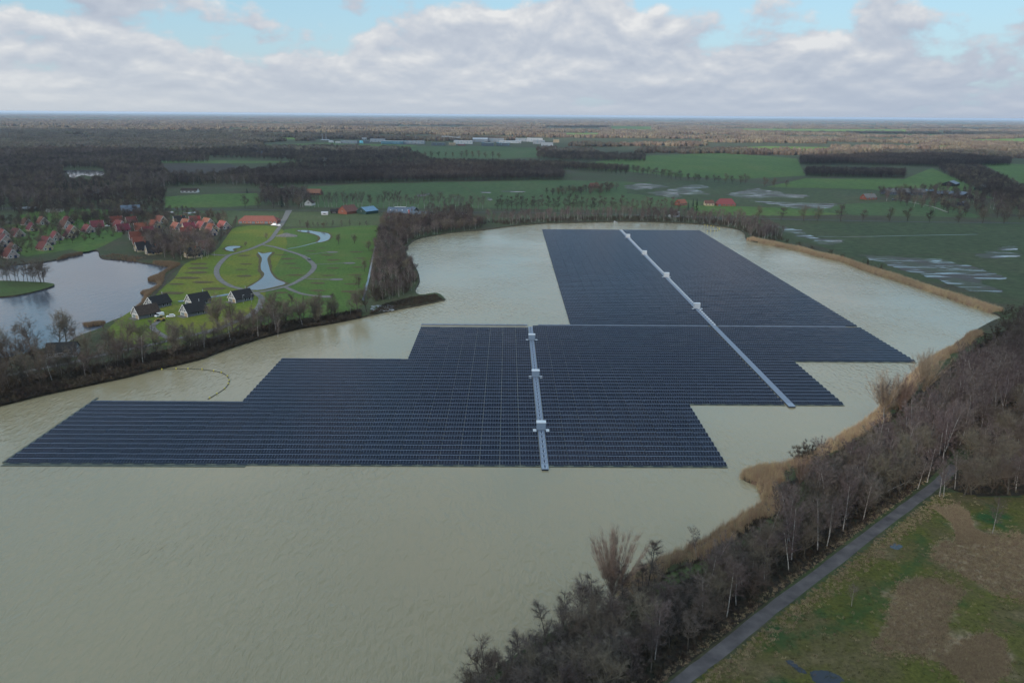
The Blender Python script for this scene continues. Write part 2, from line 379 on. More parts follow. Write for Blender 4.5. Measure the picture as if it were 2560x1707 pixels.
def wsheet(name, loop, m, label, grow=3.0, z=0.0):
    n = len(loop); out = []
    for i, p in enumerate(loop):
        t = (loop[(i+1) % n] - loop[i-1]).normalized(); nn = Vector((t.y, -t.x, 0))
        if inside(loop, p.x + nn.x * 0.3, p.y + nn.y * 0.3): nn = -nn
        out.append(p - nn * (-1.2))
    return sheet(name, loop, z, m, label=label)
m_lake = water('muddy_lake_water', (0.222, 0.187, 0.115), (0.268, 0.224, 0.136), 0.44, 0.62, 0.16, 0.10, 0.75)
m_lake2 = water('dark_lake_water', (0.045, 0.056, 0.075), (0.06, 0.072, 0.092), 0.10, 0.42, 0.13, 0.09, -0.5)
m_pond = water('still_pond_water', (0.05, 0.055, 0.065), (0.07, 0.075, 0.085), 0.02, 0.4, 0.1, 0.08, 0.2)
m_dpond = water('dark_puddle_water', (0.024, 0.030, 0.040), (0.032, 0.038, 0.05), 0.012, 0.6, 0.2, 0.07, 0.2)
wsheet('lake', LAKE, m_lake, 'wide silty beige lake that carries the solar panels')
wsheet('lake', LAKE2, m_lake2, 'small slate-blue lake beside the red-roofed cottages')
isl = sheet('island', ISLAND, LZ, multi('island_grass', [(0.35, (0.045, 0.055, 0.02)), (0.6, (0.05, 0.08, 0.022))], 0.05, fine=0.6), label='low green spit with bare trees in the slate-blue lake')
_n = len(ISLAND); _mb = MB()
for i, p in enumerate(ISLAND): _mb.v += [(p.x, p.y, LZ - 0.002), (p.x * 1.0, p.y - 0.8, -1.0)]
for i in range(_n): a, b = 2*i, 2*((i+1) % _n); _mb.face((a, a+1, b+1, b))
_b = _mb.build('bank', m_bank); _b.parent = isl; _b.matrix_parent_inverse = Matrix.Translation(-isl.location)

# ---------------------------------------------------------------- fields, lawns, flooded ground
g_dull = multi('dull_meadow_grass', [(0.3, (0.038, 0.062, 0.022)), (0.5, (0.046, 0.078, 0.026)), (0.7, (0.060, 0.080, 0.030))], 0.010, fine=0.12, stretch=(1, 0.4, 1))
g_green = multi('green_pasture_grass', [(0.3, (0.046, 0.082, 0.019)), (0.5, (0.058, 0.102, 0.022)), (0.7, (0.080, 0.108, 0.027))], 0.010, fine=0.12, stretch=(1, 0.4, 1))
g_lit = multi('painted_sunlit_green', [(0.3, (0.085, 0.135, 0.024)), (0.7, (0.115, 0.165, 0.032))], 0.006, stretch=(1, 0.4, 1))  # sunlight on the distant fields put into a brighter green
g_olive = multi('olive_rough_grass', [(0.3, (0.045, 0.060, 0.024)), (0.5, (0.055, 0.072, 0.028)), (0.7, (0.07, 0.075, 0.035))], 0.03, fine=0.3)
g_dark = multi('dark_wet_grass', [(0.3, (0.034, 0.047, 0.020)), (0.5, (0.040, 0.056, 0.024)), (0.7, (0.052, 0.058, 0.028))], 0.010, fine=0.12, stretch=(1, 0.4, 1))
g_plough = multi('ploughed_soil', [(0.3, (0.035, 0.028, 0.025)), (0.7, (0.055, 0.045, 0.038))], 0.02, fine=0.2)
m_lawn = multi('park_lawn', [(0.32, (0.066, 0.098, 0.013)), (0.45, (0.086, 0.118, 0.015)), (0.58, (0.118, 0.125, 0.018)), (0.72, (0.135, 0.118, 0.026))], 0.018, fine=0.5, bump=0.05)
m_lawn2 = multi('bright_lawn', [(0.32, (0.046, 0.086, 0.016)), (0.5, (0.058, 0.104, 0.019)), (0.70, (0.090, 0.102, 0.025))], 0.02, fine=0.5, bump=0.05)
FIELDS = [
 (m_lawn, [(262, 742), (300, 715), (350, 690), (368, 664), (400, 640), (425, 606), (470, 590), (500, 572), (520, 545), (548, 520), (640, 522), (660, 560), (620, 640), (600, 700), (520, 762), (360, 795), (250, 770)]),
 (m_lawn2, [(600, 700), (620, 640), (660, 560), (655, 527), (760, 524), (868, 518), (850, 600), (832, 700), (780, 728), (700, 738), (640, 750), (520, 785)]),
 (g_olive, [(385, 484), (545, 484), (640, 488), (640, 500), (560, 516), (520, 515), (470, 505), (380, 500)]),
 (g_olive, [(668, 488), (780, 488), (870, 492), (878, 508), (868, 518), (760, 520), (655, 520)]),
 (g_green, [(60, 490), (180, 480), (250, 482), (240, 505), (60, 515)]),
 (g_green, [(380, 452), (480, 446), (590, 444), (600, 470), (520, 476), (380, 478)]),
 (g_dull, [(700, 430), (800, 424), (1060, 418), (1110, 440), (1150, 478), (900, 478), (700, 476)]),
 (g_dull, [(1060, 418), (1300, 414), (1500, 420), (1440, 440), (1640, 452), (1600, 476), (1350, 484), (1150, 478), (1110, 440)]),
 (g_dark, [(1440, 424), (1650, 414), (1850, 433), (2030, 436), (1960, 466), (1760, 474), (1690, 470), (1600, 462), (1440, 444)]),
 (g_green, [(1330, 376), (1500, 357), (1660, 352), (1830, 364), (1850, 404), (1700, 412), (1560, 406), (1440, 394), (1330, 388)]),
 (g_green, [(1850, 410), (2076, 412), (2140, 386), (2215, 420), (2280, 456), (2150, 446), (2000, 436), (1760, 430)]),
 (g_green, [(1590, 472), (1700, 474), (1800, 478), (1960, 492), (1830, 496), (1600, 494)]),
 (g_dull, [(1760, 476), (1960, 468), (2150, 460), (2260, 500), (1960, 494)]),
 (g_dark, [(1760, 522), (1900, 514), (2360, 510), (2700, 508), (2700, 720), (2352, 692), (2240, 668), (2080, 620), (1930, 580), (1830, 550)]),
 (g_dull, [(940, 336), (1100, 336), (1250, 340), (1250, 362), (1100, 364), (940, 362)]),
 (g_green, [(900, 362), (960, 360), (960, 368), (900, 370)]),
 (g_lit, [(1660, 341), (1760, 336), (1930, 339), (1930, 348), (1780, 352), (1660, 349)]),
 (g_lit, [(2210, 322), (2352, 318), (2500, 318), (2500, 330), (2352, 334), (2230, 330)]),
 (g_green, [(2250, 372), (2352, 378), (2500, 380), (2500, 470), (2352, 425), (2300, 400)]),
 (g_plough, [(360, 378), (440, 374), (520, 374), (575, 392), (500, 400), (380, 402)]),
 (g_lit, [(500, 317), (690, 316), (690, 321), (500, 320)]),
 (g_green, [(590, 333), (760, 328), (960, 334), (930, 342), (600, 342)]),
 (g_green, [(350, 371), (520, 369), (700, 371), (700, 374), (500, 376), (350, 374)]),
 (g_lit, [(-60, 291), (60, 291), (60, 296), (-60, 296)]), (g_lit, [(110, 293), (180, 294), (180, 299), (110, 298)]), (g_lit, [(140, 310), (230, 311), (230, 317), (140, 316)]), (g_lit, [(325, 299), (450, 300), (450, 305), (325, 304)]),
 (g_lit, [(1700, 296), (2090, 298), (2090, 306), (1850, 306), (1700, 302)]), (g_lit, [(1290, 306), (1380, 306), (1380, 313), (1290, 313)]), (g_green, [(1400, 290), (1500, 291), (1500, 300), (1400, 300)]), (g_lit, [(2150, 335), (2260, 337), (2240, 343), (2130, 342)]), (g_green, [(1960, 307), (2200, 309), (2200, 315), (1960, 313)]),
 (g_green, [(100, 505), (240, 512), (280, 545), (210, 565), (150, 575), (60, 590), (0, 560), (0, 520)]),
]
for i, (m, pts) in enumerate(FIELDS):
    q = DL(pts); far = max(p.y for p in q)
    sheet('field', smooth(q, 3, True) if m in (m_lawn, m_lawn2) else q, LZ + 0.02 + 0.012 * i + far * 4e-5, m, label=None)
for pts in [CL(1, [(430, 990), (560, 960), (640, 930), (700, 900), (830, 900), (830, 930), (760, 970), (680, 1010), (560, 1040)]), CL(1, [(140, 790), (380, 745), (640, 740), (720, 770), (700, 800), (560, 790), (400, 830), (180, 820)])]:
    sheet('lawn', smooth(pts, 3, True), LZ + 0.42, m_lawn2)

rs_ = random.Random(9)
def flooded(name, soil, dens, sx, sy, rot):
    m = bpy.data.materials.new(name); m.use_nodes = True; nt = m.node_tree; L = nt.links.new; b = nt.nodes['Principled BSDF']
    tc = N(nt, 'ShaderNodeTexCoord'); mp = N(nt, 'ShaderNodeMapping'); mp.inputs['Rotation'].default_value = (0, 0, rot); mp.inputs['Scale'].default_value = (sx, sy, 1); L(tc.outputs['Object'], mp.inputs[0])
    n = N(nt, 'ShaderNodeTexNoise', inp={'Scale': 1.0, 'Detail': 6, 'Roughness': 0.6, 'Distortion': 0.3}); L(mp.outputs[0], n.inputs['Vector'])
    nf = N(nt, 'ShaderNodeTexNoise', inp={'Scale': 2.4, 'Detail': 5, 'Roughness': 0.65, 'Distortion': 0.6}); L(mp.outputs[0], nf.inputs['Vector'])
    nm = N(nt, 'ShaderNodeTexNoise', inp={'Scale': 0.03, 'Detail': 4}); L(tc.outputs['Object'], nm.inputs['Vector'])
    nn_ = mathn(nt, 'ADD', mathn(nt, 'MULTIPLY', n.outputs[0], 0.55), mathn(nt, 'MULTIPLY', nf.outputs[0], 0.45))
    f = N(nt, 'ShaderNodeMapRange', inp={1: dens - 0.03, 2: dens}); L(nn_, f.inputs[0])
    mud = N(nt, 'ShaderNodeMapRange', inp={1: 0.42, 2: 0.58}); L(nm.outputs[0], mud.inputs[0]); soil = mix(nt, mud.outputs[0], soil, (0.040, 0.034, 0.030))
    L(mix(nt, f.outputs[0], soil, (0.09, 0.095, 0.105)), b.inputs['Base Color'])
    rr = N(nt, 'ShaderNodeMapRange', inp={3: 0.9, 4: 0.06}); L(f.outputs[0], rr.inputs[0]); L(rr.outputs[0], b.inputs['Roughness'])
    return m
m_fl = flooded('flooded_plough', (0.036, 0.046, 0.024), 0.56, 0.016, 0.13, 0.30)
m_fl2 = flooded('waterlogged_grass', (0.030, 0.044, 0.025), 0.57, 0.012, 0.10, 0.1)
m_fl3 = flooded('wet_tracks', (0.038, 0.050, 0.024), 0.565, 0.012, 0.11, 0.15)
for k, pts, m in [(3, [(1210, 1062), (1330, 1066), (1500, 1072), (1760, 1090), (1960, 1130), (2210, 1205), (2230, 1225), (2050, 1235), (2110, 1270), (2200, 1300), (2180, 1318), (1960, 1300), (1800, 1245), (1600, 1185), (1400, 1120)], m_fl),
                  (3, [(2020, 1050), (2180, 1040), (2320, 1055), (2300, 1075), (2150, 1085), (2040, 1075)], m_fl2), (3, [(2160, 1010), (2290, 1000), (2310, 1020), (2200, 1032)], m_fl2),
                  (3, [(560, 850), (660, 862), (800, 885), (900, 930), (960, 950), (1110, 955), (1120, 970), (1050, 990), (980, 985), (860, 940), (700, 890)], m_fl3),
                  (3, [(330, 645), (480, 610), (560, 605), (700, 640), (880, 652), (840, 665), (560, 672), (400, 665)], m_fl), (3, [(460, 685), (640, 700), (900, 705), (1080, 712), (1040, 735), (860, 745), (700, 730), (540, 700)], m_fl),
                  (3, [(0, 600), (120, 580), (220, 600), (100, 612), (200, 640), (60, 650), (0, 645)], m_fl3), (2, [(1960, 585), (2080, 570), (2230, 590), (2120, 610), (1960, 610)], m_fl3), (2, [(2100, 640), (2230, 615), (2352, 600), (2352, 660), (2230, 665)], m_fl3),
                  (2, [(1110, 622), (1260, 624), (1250, 632), (1120, 630)], m_fl2), (2, [(960, 628), (1030, 628), (1020, 638), (965, 636)], m_fl2), (2, [(530, 655), (600, 640), (610, 648), (560, 662)], m_fl2), (2, [(1000, 668), (1040, 672), (1035, 692), (1010, 684)], m_fl2)]:
    p = CL(k, pts); sheet('flooded_ground', rough(smooth(p, 2, True), 9, rs_), LZ + 0.50 + 0.0001 * max(q.y for q in p), m)
# the little rectangular pools and bunkers of the park
def pond(loop, label):
    L_ = smooth(loop, 3, True); c = sum(L_, Vector()) / len(L_); n = len(L_); out = []
    for i, p in enumerate(L_):
        t = (L_[(i + 1) % n] - L_[i - 1]).normalized(); nn = Vector((t.y, -t.x, 0))
        if inside(L_, p.x + nn.x * .3, p.y + nn.y * .3): nn = -nn
        out.append(p + nn * rs_.uniform(1.2, 3.0))
    sheet('pond_margin', out, LZ + .66, m_swale); sheet('pond', L_, LZ + .70, m_pond, label=label)
m_swale = mat('withered_sedge', (0.055, 0.042, 0.018), 0.95, 0.4, 0.7, col2=(0.085, 0.068, 0.028))
pool = CL(5, [(485, 440), (530, 452), (605, 440), (580, 470), (565, 500), (580, 560), (595, 610), (640, 665), (720, 702), (600, 738), (480, 758), (395, 745), (450, 710), (520, 660), (540, 620), (515, 590), (510, 545), (520, 490)])
pond(pool, 'pale hourglass-shaped pond inside the looping park path')
pond(CL(5, [(815, 258), (900, 256), (980, 268), (1060, 278), (1095, 300), (1080, 335), (1020, 355), (985, 356), (1010, 330), (1000, 305), (930, 280), (870, 272)]), 'pale hook-shaped pond in the lawn by the gravel mound')
pond(CL(5, [(212, 405), (250, 390), (335, 390), (330, 402), (290, 408), (275, 420), (290, 430), (250, 430), (220, 420)]), 'small pale crescent pond beside the park path')
sheet('pond', smooth(CL(4, [(1500, 512), (1700, 488), (1940, 448), (1960, 458), (1800, 484), (1600, 508), (1520, 522)]), 2, True), LZ + 0.70, m_pond, label='narrow pale ditch behind the black-roofed cottages')
sheet('pond', smooth(CL(1, [(430, 485), (560, 480), (700, 488), (705, 515), (640, 525), (560, 515), (480, 545), (470, 510)]), 3, True), LZ + 0.9, m_pond, label='pale pond deep in the bare woods')
sheet('pond', CL(1, [(-40, 870), (0, 868), (35, 880), (30, 905), (-40, 910)]), LZ + 0.72, m_pond, label='sliver of pale water behind the leftmost cottages')
ribbon('ditch', CL(5, [(1530, 240), (1490, 340), (1450, 500), (1420, 640), (1390, 760), (1370, 845)]), 1.5, LZ + 0.66, m_pond, label='straight pale ditch along the foot of the wooded headland')
ribbon('ditch', CL(5, [(740, 412), (850, 392), (985, 356)]), 1.6, LZ + 0.68, m_pond, label='short ditch running into the hook-shaped pond')
sheet('puddle', CL('B', [(1095, 68), (1190, 68), (1225, 90), (1180, 104), (1095, 100)]), LZ + 0.6, m_pond, label='pale pool in the olive field behind the cottages')
sheet('puddle', CL('B', [(1350, 98), (1480, 82), (1640, 70), (1600, 95), (1480, 110)]), LZ + 0.6, m_pond, label='long pale pool in the olive field behind the cottages')
# dark reed-filled swales in the lawn
m_swale = mat('withered_sedge', (0.055, 0.042, 0.018), 0.95, 0.4, 0.7, col2=(0.085, 0.068, 0.028))
SW_ = []
rs = random.Random(5)
for k, lst in ((5, [(370, 468, 60), (385, 540, 55), (350, 585, 55), (370, 640, 75), (680, 462, 55), (740, 495, 65), (760, 535, 60), (800, 573, 50), (800, 632, 75), (930, 430, 50), (1020, 405, 40), (1070, 464, 60), (1120, 505, 65), (1115, 573, 60), (1070, 635, 65), (990, 700, 70), (990, 762, 75), (1345, 490, 60), (1320, 565, 50), (1310, 630, 70), (1270, 707, 70), (1250, 770, 80), (1310, 437, 60), (680, 780, 60)]),
               (4, [(1670, 202, 80), (1660, 237, 90), (1650, 275, 100), (1580, 320, 110), (1480, 372, 70), (1700, 355, 90), (1440, 447, 120), (1800, 410, 110)])):
    for x, y, w in lst:
        c = C(k, x, y); s_ = CROP[k][2]; rx = w * s_ / ppm(c); ry = rx * rs.uniform(0.38, 0.6)
        pts = [(c.x + rx * math.cos(t) * rs.uniform(0.8, 1.1), c.y + ry * math.sin(t) * rs.uniform(0.75, 1.1)) for t in [i * 0.4833 for i in range(13)]]
        sheet('sedge_bed', smooth([(a, b, 0) for a, b in pts], 2, True), LZ + 0.62, m_swale); SW_.append((c, rx, ry))

# ---------------------------------------------------------------- roads and paths
m_path = mat('gravel_path', (0.105, 0.10, 0.095), 0.95, 0.25, 0.35, col2=(0.155, 0.147, 0.138))
m_track = mat('cinder_track', (0.048, 0.042, 0.045), 0.95, 0.3, 0.22, col2=(0.125, 0.112, 0.110), lo=0.3, hi=0.75)
m_road = mat('road_asphalt', (0.055, 0.055, 0.06), 0.9, 0.25, 0.1)
m_sand = mat('sandy_track', (0.22, 0.20, 0.165), 0.95, 0.3, 0.1)
ribbon('path', CL(5, [(90, 458), (210, 466), (300, 450), (420, 415), (500, 382), (560, 355), (600, 325), (640, 270), (680, 215), (720, 150), (760, 90)]), lambda t: 4.2, LZ + 0.76, m_path, label='grey gravel drive from the park loop to the long red barn')
ribbon('path', CL(5, [(250, 462), (200, 500), (150, 560), (140, 620), (180, 680), (260, 725), (350, 750), (440, 775)]), 4.0, LZ + 0.764, m_path, label='left curve of the gravel loop path')
ribbon('path', CL(5, [(520, 378), (620, 395), (740, 430), (860, 470), (930, 520), (960, 560), (930, 610), (870, 655), (770, 710), (650, 745), (530, 770), (470, 780), (520, 830), (480, 920), (400, 985), (280, 1030), (150, 1085), (30, 1120)]), 4.0, LZ + 0.768, m_path, label='right curve of the gravel loop path leading to the shore')
ribbon('path', CL(5, [(710, 730), (770, 758), (850, 788), (930, 802), (1000, 810)]), 3.4, LZ + 0.772, m_path, label='gravel spur below the loop')
for nm, pts, e in (('topmost', [(875, 463), (980, 452), (1060, 442)], (1110, 440, 50)), ('middle', [(970, 543), (1100, 538), (1210, 532)], (1255, 532, 52)), ('lower', [(885, 661), (1000, 667), (1090, 669)], (1145, 669, 58)), ('lowest', None, (1060, 813, 58))):
    if pts: ribbon('path', CL(5, pts), 1.6, LZ + 0.776, m_path, label='thin %s gravel spur off the loop path' % nm)
    c = C(5, e[0], e[1]); rx = e[2] * CROP[5][2] / ppm(c)
    sheet('turning_circle', [(c.x + rx * math.cos(t), c.y + rx * 0.75 * math.sin(t), 0) for t in [i * 0.3927 for i in range(16)]], LZ + 0.78, m_path, label='%s gravel turning circle beside the loop path' % nm)
ribbon('path', CL(4, [(2352, 770), (2180, 520), (2200, 560), (2080, 640), (1900, 720), (1700, 780), (1450, 840), (1200, 895), (980, 940), (780, 985), (600, 1030), (300, 1090), (0, 1150)][2:]), 3.6, LZ + 0.774, m_path, label='gravel path along the wooded left shore')
ribbon('path', CL(4, [(1340, 680), (1280, 730), (1330, 780), (1420, 830)]), 3.2, LZ + 0.778, m_path, label='gravel drive bending down from the black-roofed cottages')
ribbon('path', DL([(1440, 1680), (1560, 1568), (1660, 1490), (1770, 1400), (1890, 1310), (2000, 1225), (2080, 1165), (2150, 1112), (2195, 1068)]), 3.4, LZ + 0.03, m_track, label='straight grey cinder path through the wood and meadow')
ribbon('road', DL([(-200, 478), (200, 480), (560, 482), (900, 486), (1300, 490), (1600, 499), (1800, 504), (2100, 510), (2600, 516)]), 5.5, LZ + 0.73, m_road, label='asphalt road running behind the far shore')
ribbon('road', DL([(-300, 329), (600, 331.5), (900, 331), (1250, 336), (1400, 342), (1600, 349), (1900, 358), (2352, 366), (2700, 372)]), 11, LZ + 1.3, m_road, label='distant motorway before the industrial estate')
ribbon('path', DL([(1840, 405), (1790, 420), (1740, 432), (1700, 440), (1610, 455)]), 3, LZ + 0.9, m_bank, label='dark ditch line across the pasture')
ribbon('path', DL([(1054, 420), (1080, 440), (1115, 472), (1135, 500)]), 3, LZ + 0.92, g_olive, label='field boundary strip between the dull meadows')
ribbon('path', CL('R', [(660, 365), (900, 420), (1120, 465), (1330, 540)]), 3, LZ + 0.9, m_sand, label='sandy farm track on the right')
ribbon('path', CL(3, [(940, 935), (1200, 936), (1600, 928), (2040, 920)]), 1.2, LZ + 0.62, m_pond, label='thin wet drain across the dark field')
ribbon('path', CL(3, [(1230, 1060), (1500, 1064), (1800, 1056), (2352, 1050)]), 1.5, LZ + 0.64, m_bank, label='dark drain across the dark field')
ribbon('path', CL(3, [(1440, 615), (1200, 612), (880, 600), (780, 596), (500, 588), (0, 545)]), 2.5, LZ + 1.0, m_bank, label='dark drain along the wet field')
sheet('riding_ring', CL(1, [(275, 755), (360, 738), (445, 745), (430, 765), (330, 772)]), LZ + 0.8, m_sand, label='pale sand ring beside the sheds on the left')
sheet('yard', CL(5, [(690, 160), (720, 90), (772, 88), (740, 150), (700, 215), (640, 222), (600, 210)]), LZ + 0.75, m_path, label='gravel yard at the end of the long red barn')
# ---------------------------------------------------------------- floating solar park
m_glass = mat('solar_glass', (0.003, 0.006, 0.017), 0.16, 0.3, 0.8, spec=0.09)
m_frame = mat('aluminium_frame', (0.095, 0.12, 0.17), 0.5, 0.1, 0.5, spec=0.4)
m_rail = mat('bright_frame_edge', (0.27, 0.32, 0.42), 0.45, 0.1, 0.5, spec=0.4)
m_float = mat('grey_float_plastic', (0.016, 0.025, 0.044), 0.85, 0.3, 0.3)
m_deck = mat('pale_walkway_plate', (0.155, 0.185, 0.24), 0.6, 0.12, 0.3)
m_deckdark = mat('weathered_walkway_plate', (0.20, 0.24, 0.30), 0.6, 0.15, 0.3)
m_cab = mat('white_cabinet_paint', (0.50, 0.52, 0.55), 0.5, 0.06, 0.3)
m_cabg = mat('grey_cabinet_paint', (0.22, 0.28, 0.36), 0.5, 0.06, 0.3)
m_pont = mat('mossy_pontoon', (0.075, 0.085, 0.07), 0.8, 0.35, 0.4)
YAW = -0.0066
EX = Vector((math.cos(YAW), math.sin(YAW), 0)); EY = Vector((-math.sin(YAW) * -1, math.cos(YAW), 0)); EY = Vector((math.sin(YAW), math.cos(YAW), 0)); EX = Vector((math.cos(YAW), -math.sin(YAW), 0))
O_ = D(1258, 1068, 0.0)                       # foot of the near walkway
def uv(p): q = p - O_; return q.dot(EX), q.dot(EY)
def du(x, y): return uv(D(x, y, 0.3))[0]
def dv(x, y): return uv(D(x, y, 0.3))[1]
TL, PITCHR, TILT, MOD = 7.0, 4.35, R(12), 2.15   # table length, row spacing, tilt, module length
NM = 7
def table_mesh(n):
    mb = MB(); w = TL / NM; c, s = math.cos(TILT), math.sin(TILT)
    def P(u, t, h=0.0): return (u, t * c - h * s, 0.42 + t * s + h * c)   # t up the slope, h off the slope
    g = 0.11; fr = 0.04
    for i in range(n):
        u0, u1 = i * w + (0.10 if i == 0 else 0.012), (i + 1) * w - (0.10 if i == NM - 1 else 0.012)
        k = len(mb.v)
        mb.v += [P(u0, 0), P(u1, 0), P(u1, MOD), P(u0, MOD)]
        mb.v += [P(u0 + fr, fr, 0), P(u1 - fr, fr, 0), P(u1 - fr, MOD - .10, 0), P(u0 + fr, MOD - .10, 0)]
        mb.v += [P(u0 + fr, fr, -.012), P(u1 - fr, fr, -.012), P(u1 - fr, MOD - .10, -.012), P(u0 + fr, MOD - .10, -.012)]
        for a, b in ((0, 1), (1, 2), (2, 3), (3, 0)): mb.face((k+a, k+b, k+4+b, k+4+a), 3 if a == 2 else 1)
        mb.face((k+8, k+9, k+10, k+11), 0)
        mb.v += [P(u0, 0, -.05), P(u1, 0, -.05), P(u1, MOD, -.05), P(u0, MOD, -.05)]
        for a, b in ((0, 1), (1, 2), (2, 3), (3, 0)): mb.face((k+b, k+a, k+12+a, k+12+b), 1)
    L = n * w
    # floats: one under the low edge, one under the high edge, a maintenance float behind
    for y0, y1, z1 in ((0.05, 0.55, 0.36), (1.55, 2.05, 0.62)): mb.box(0.12, L - 0.12, y0, y1, 0.0 - 0.1, z1, 2, False)
    mb.box(0.06, L - 0.06, 2.35, PITCHR - 0.12, -0.1, 0.26, 2, False)
    return mb
m_tab = [m_glass, m_frame, m_float, m_rail]
TABLES = {n: table_mesh(n).mesh('panel_table', m_tab) for n in range(1, NM + 1)}
yb = [dv(1000, 1066), dv(400, 919), dv(800, 821), dv(1100, 749), dv(1400, 529)]
NROW = int((yb[4] - yb[0]) / PITCHR)
xl = [du(2, 1065), du(557, 919), du(936, 821), du(1307, 749)]
xr_v = [dv(1700, 926), dv(1950, 827)]
xr = [du(1675, 1067), du(1938, 925), du(2098, 826)]
W1 = du(1244, 1000); W2 = du(1720, 832)
WW1, WW2 = 2.7, 3.2
def row_bounds(v):
    l = xl[0] if v < yb[1] - 2 else xl[1] if v < yb[2] - 2 else xl[2] if v < yb[3] - 2 else xl[3]
    r = xr[0] if v < xr_v[0] - 2 else xr[1] if v < xr_v[1] - 2 else xr[2]
    return l, r
SECT = {}
XROW = None
for j in range(NROW + 1):
    v = yb[0] + j * PITCHR
    if XROW is None and v > yb[3] - 1: XROW = v
    vv = v + (2.6 if XROW is not None else 0.0)
    l, r = row_bounds(v)
    far = XROW is not None
    i0 = math.floor((l - W1) / TL); i1 = math.ceil((r - W1) / TL)
    # columns measured from walkway 1 (near part) and from walkway 2 (everything beside it)
    segs = []
    if not far: segs.append(('near_left', l, W1 - WW1 / 2, -1)); segs.append(('near_middle', W1 + WW1 / 2, min(W2 - WW2 / 2, r), 1))
    else: segs.append(('far_left', l, W2 - WW2 / 2, -1))
    if r > W2 + WW2: segs.append(('far_right' if far else 'near_right', W2 + WW2 / 2, r, 1))
    for nm, a, b, side in segs:
        if b - a < 1.2: continue
        n = (b - a) / TL; k = int(n); rest = int((b - a - k * TL) / (TL / NM))
        for q in range(k):
            u = a + q * TL if side > 0 else b - (q + 1) * TL
            SECT.setdefault(nm, []).append((u, vv, NM))
        if rest >= 2:
            u = a + k * TL if side > 0 else b - k * TL - rest * TL / NM
            SECT.setdefault(nm, []).append((u, vv, rest))
ARR = {'near_left': 'floating solar array with the stepped edge, left of the near walkway', 'near_middle': 'floating solar array between the two pale walkways in the near half',
       'near_right': 'stepped floating solar array right of the long diagonal walkway, nearest the reeds', 'far_left': 'far floating solar array left of the walkway with white cabinets',
       'far_right': 'far floating solar array with purple sheen, right of the walkway with white cabinets'}
ROTA = math.atan2(EX.y, EX.x)
rt = random.Random(11)
for nm, tabs in SECT.items():
    vmin = min(t[1] for t in tabs); um = sum(t[0] for t in tabs) / len(tabs)
    root = empty('floating_solar_array', O_ + EX * um + EY * vmin, ROTA); tag(root, ARR[nm], 'solar array', 'floating solar arrays on the lake')
    tabs.sort(key=lambda t: (O_ + EX * t[0] + EY * t[1]).length)
    for u, v, n in tabs[:300]:
        o = link('panel_table', TABLES[n], root, (u - um, v - vmin, 0.02 + rt.uniform(-.02, .02))); o.rotation_euler = (rt.gauss(0, 0.008), rt.gauss(0, 0.004), 0)
    rest = tabs[300:]
    if rest:
        VV = []; FF = []; MM = []; off = 0
        cache = {n: (np.array(table_mesh(n).v), table_mesh(n)) for n in set(t[2] for t in rest)}
        for u, v, n in rest:
            a, mb = cache[n]; tl = rt.gauss(0, 0.008); b = a.copy(); b[:, 2] += tl * a[:, 1]; VV.append(b + np.array((u - um, v - vmin, 0.02 + rt.uniform(-.02, .02))))
            FF += [tuple(i + off for i in f) for f in mb.f]; MM += mb.m; off += len(a)
        me = bpy.data.meshes.new('panel_tables'); me.from_pydata(np.concatenate(VV), [], FF)
        for m in m_tab: me.materials.append(m)
        me.polygons.foreach_set('material_index', MM); me.update()
        o = link('panel_table_mass', me, root); o['kind'] = 'stuff'; o['label'] = 'farther rows of the same panel tables'
    # mossy edge pontoons along the open front edges
    rows = {}
    for u, v, n in SECT[nm]: rows.setdefault(round(v, 2), []).append((u, u + n * TL / NM))
    vs = sorted(rows); mbp = None
    for v in vs:
        lo = min(a for a, b in rows[v]); hi = max(b for a, b in rows[v])
        prev = [w for w in vs if w < v - 0.1]
        plo, phi = (min(a for a, b in rows[prev[-1]]), max(b for a, b in rows[prev[-1]])) if prev else (None, None)
        opens = [(lo, hi)] if plo is None and nm in ('near_left', 'near_middle') else []
        if plo is None and nm == 'near_right': opens = [(lo, hi)]
        if plo is not None and phi < hi - 4: opens.append((phi + 0.5, hi))
        for a, b in opens:
            k = max(1, round((b - a) / TL)); st = (b - a) / k
            for q in range(k):
                mbp = MB(); mbp.box(0.05, st - 0.05, -1.25, -0.12, -0.12, 0.22, 0); mbp.box(0.05 + st * 0.25, st * 0.75, -0.95, -0.4, 0.22, 0.30, 1)
                mbp.build('edge_pontoon', [m_pont, m_float], root, (a + q * st - um, v - vmin, 0))
    lo = min(rows[vs[0]])[0]
    if nm == 'near_left':
        for q in range(12):                       # a second, lower pontoon line out in front
            mbp = MB(); mbp.box(0, 6.7, -2.5, -1.5, -0.12, 0.16, 0); mbp.build('edge_pontoon', [m_pont], root, (lo + q * 6.85 - um, vs[0] - vmin, 0))
        for q in range(15):                       # bar along the slanting open left side
            mbp = MB(); mbp.box(-1.1, -0.2, 0, 4.2, -0.12, 0.25, 0); mbp.build('edge_pontoon', [m_pont], root, (lo - um, vs[0] + q * 4.3 - vmin, 0))

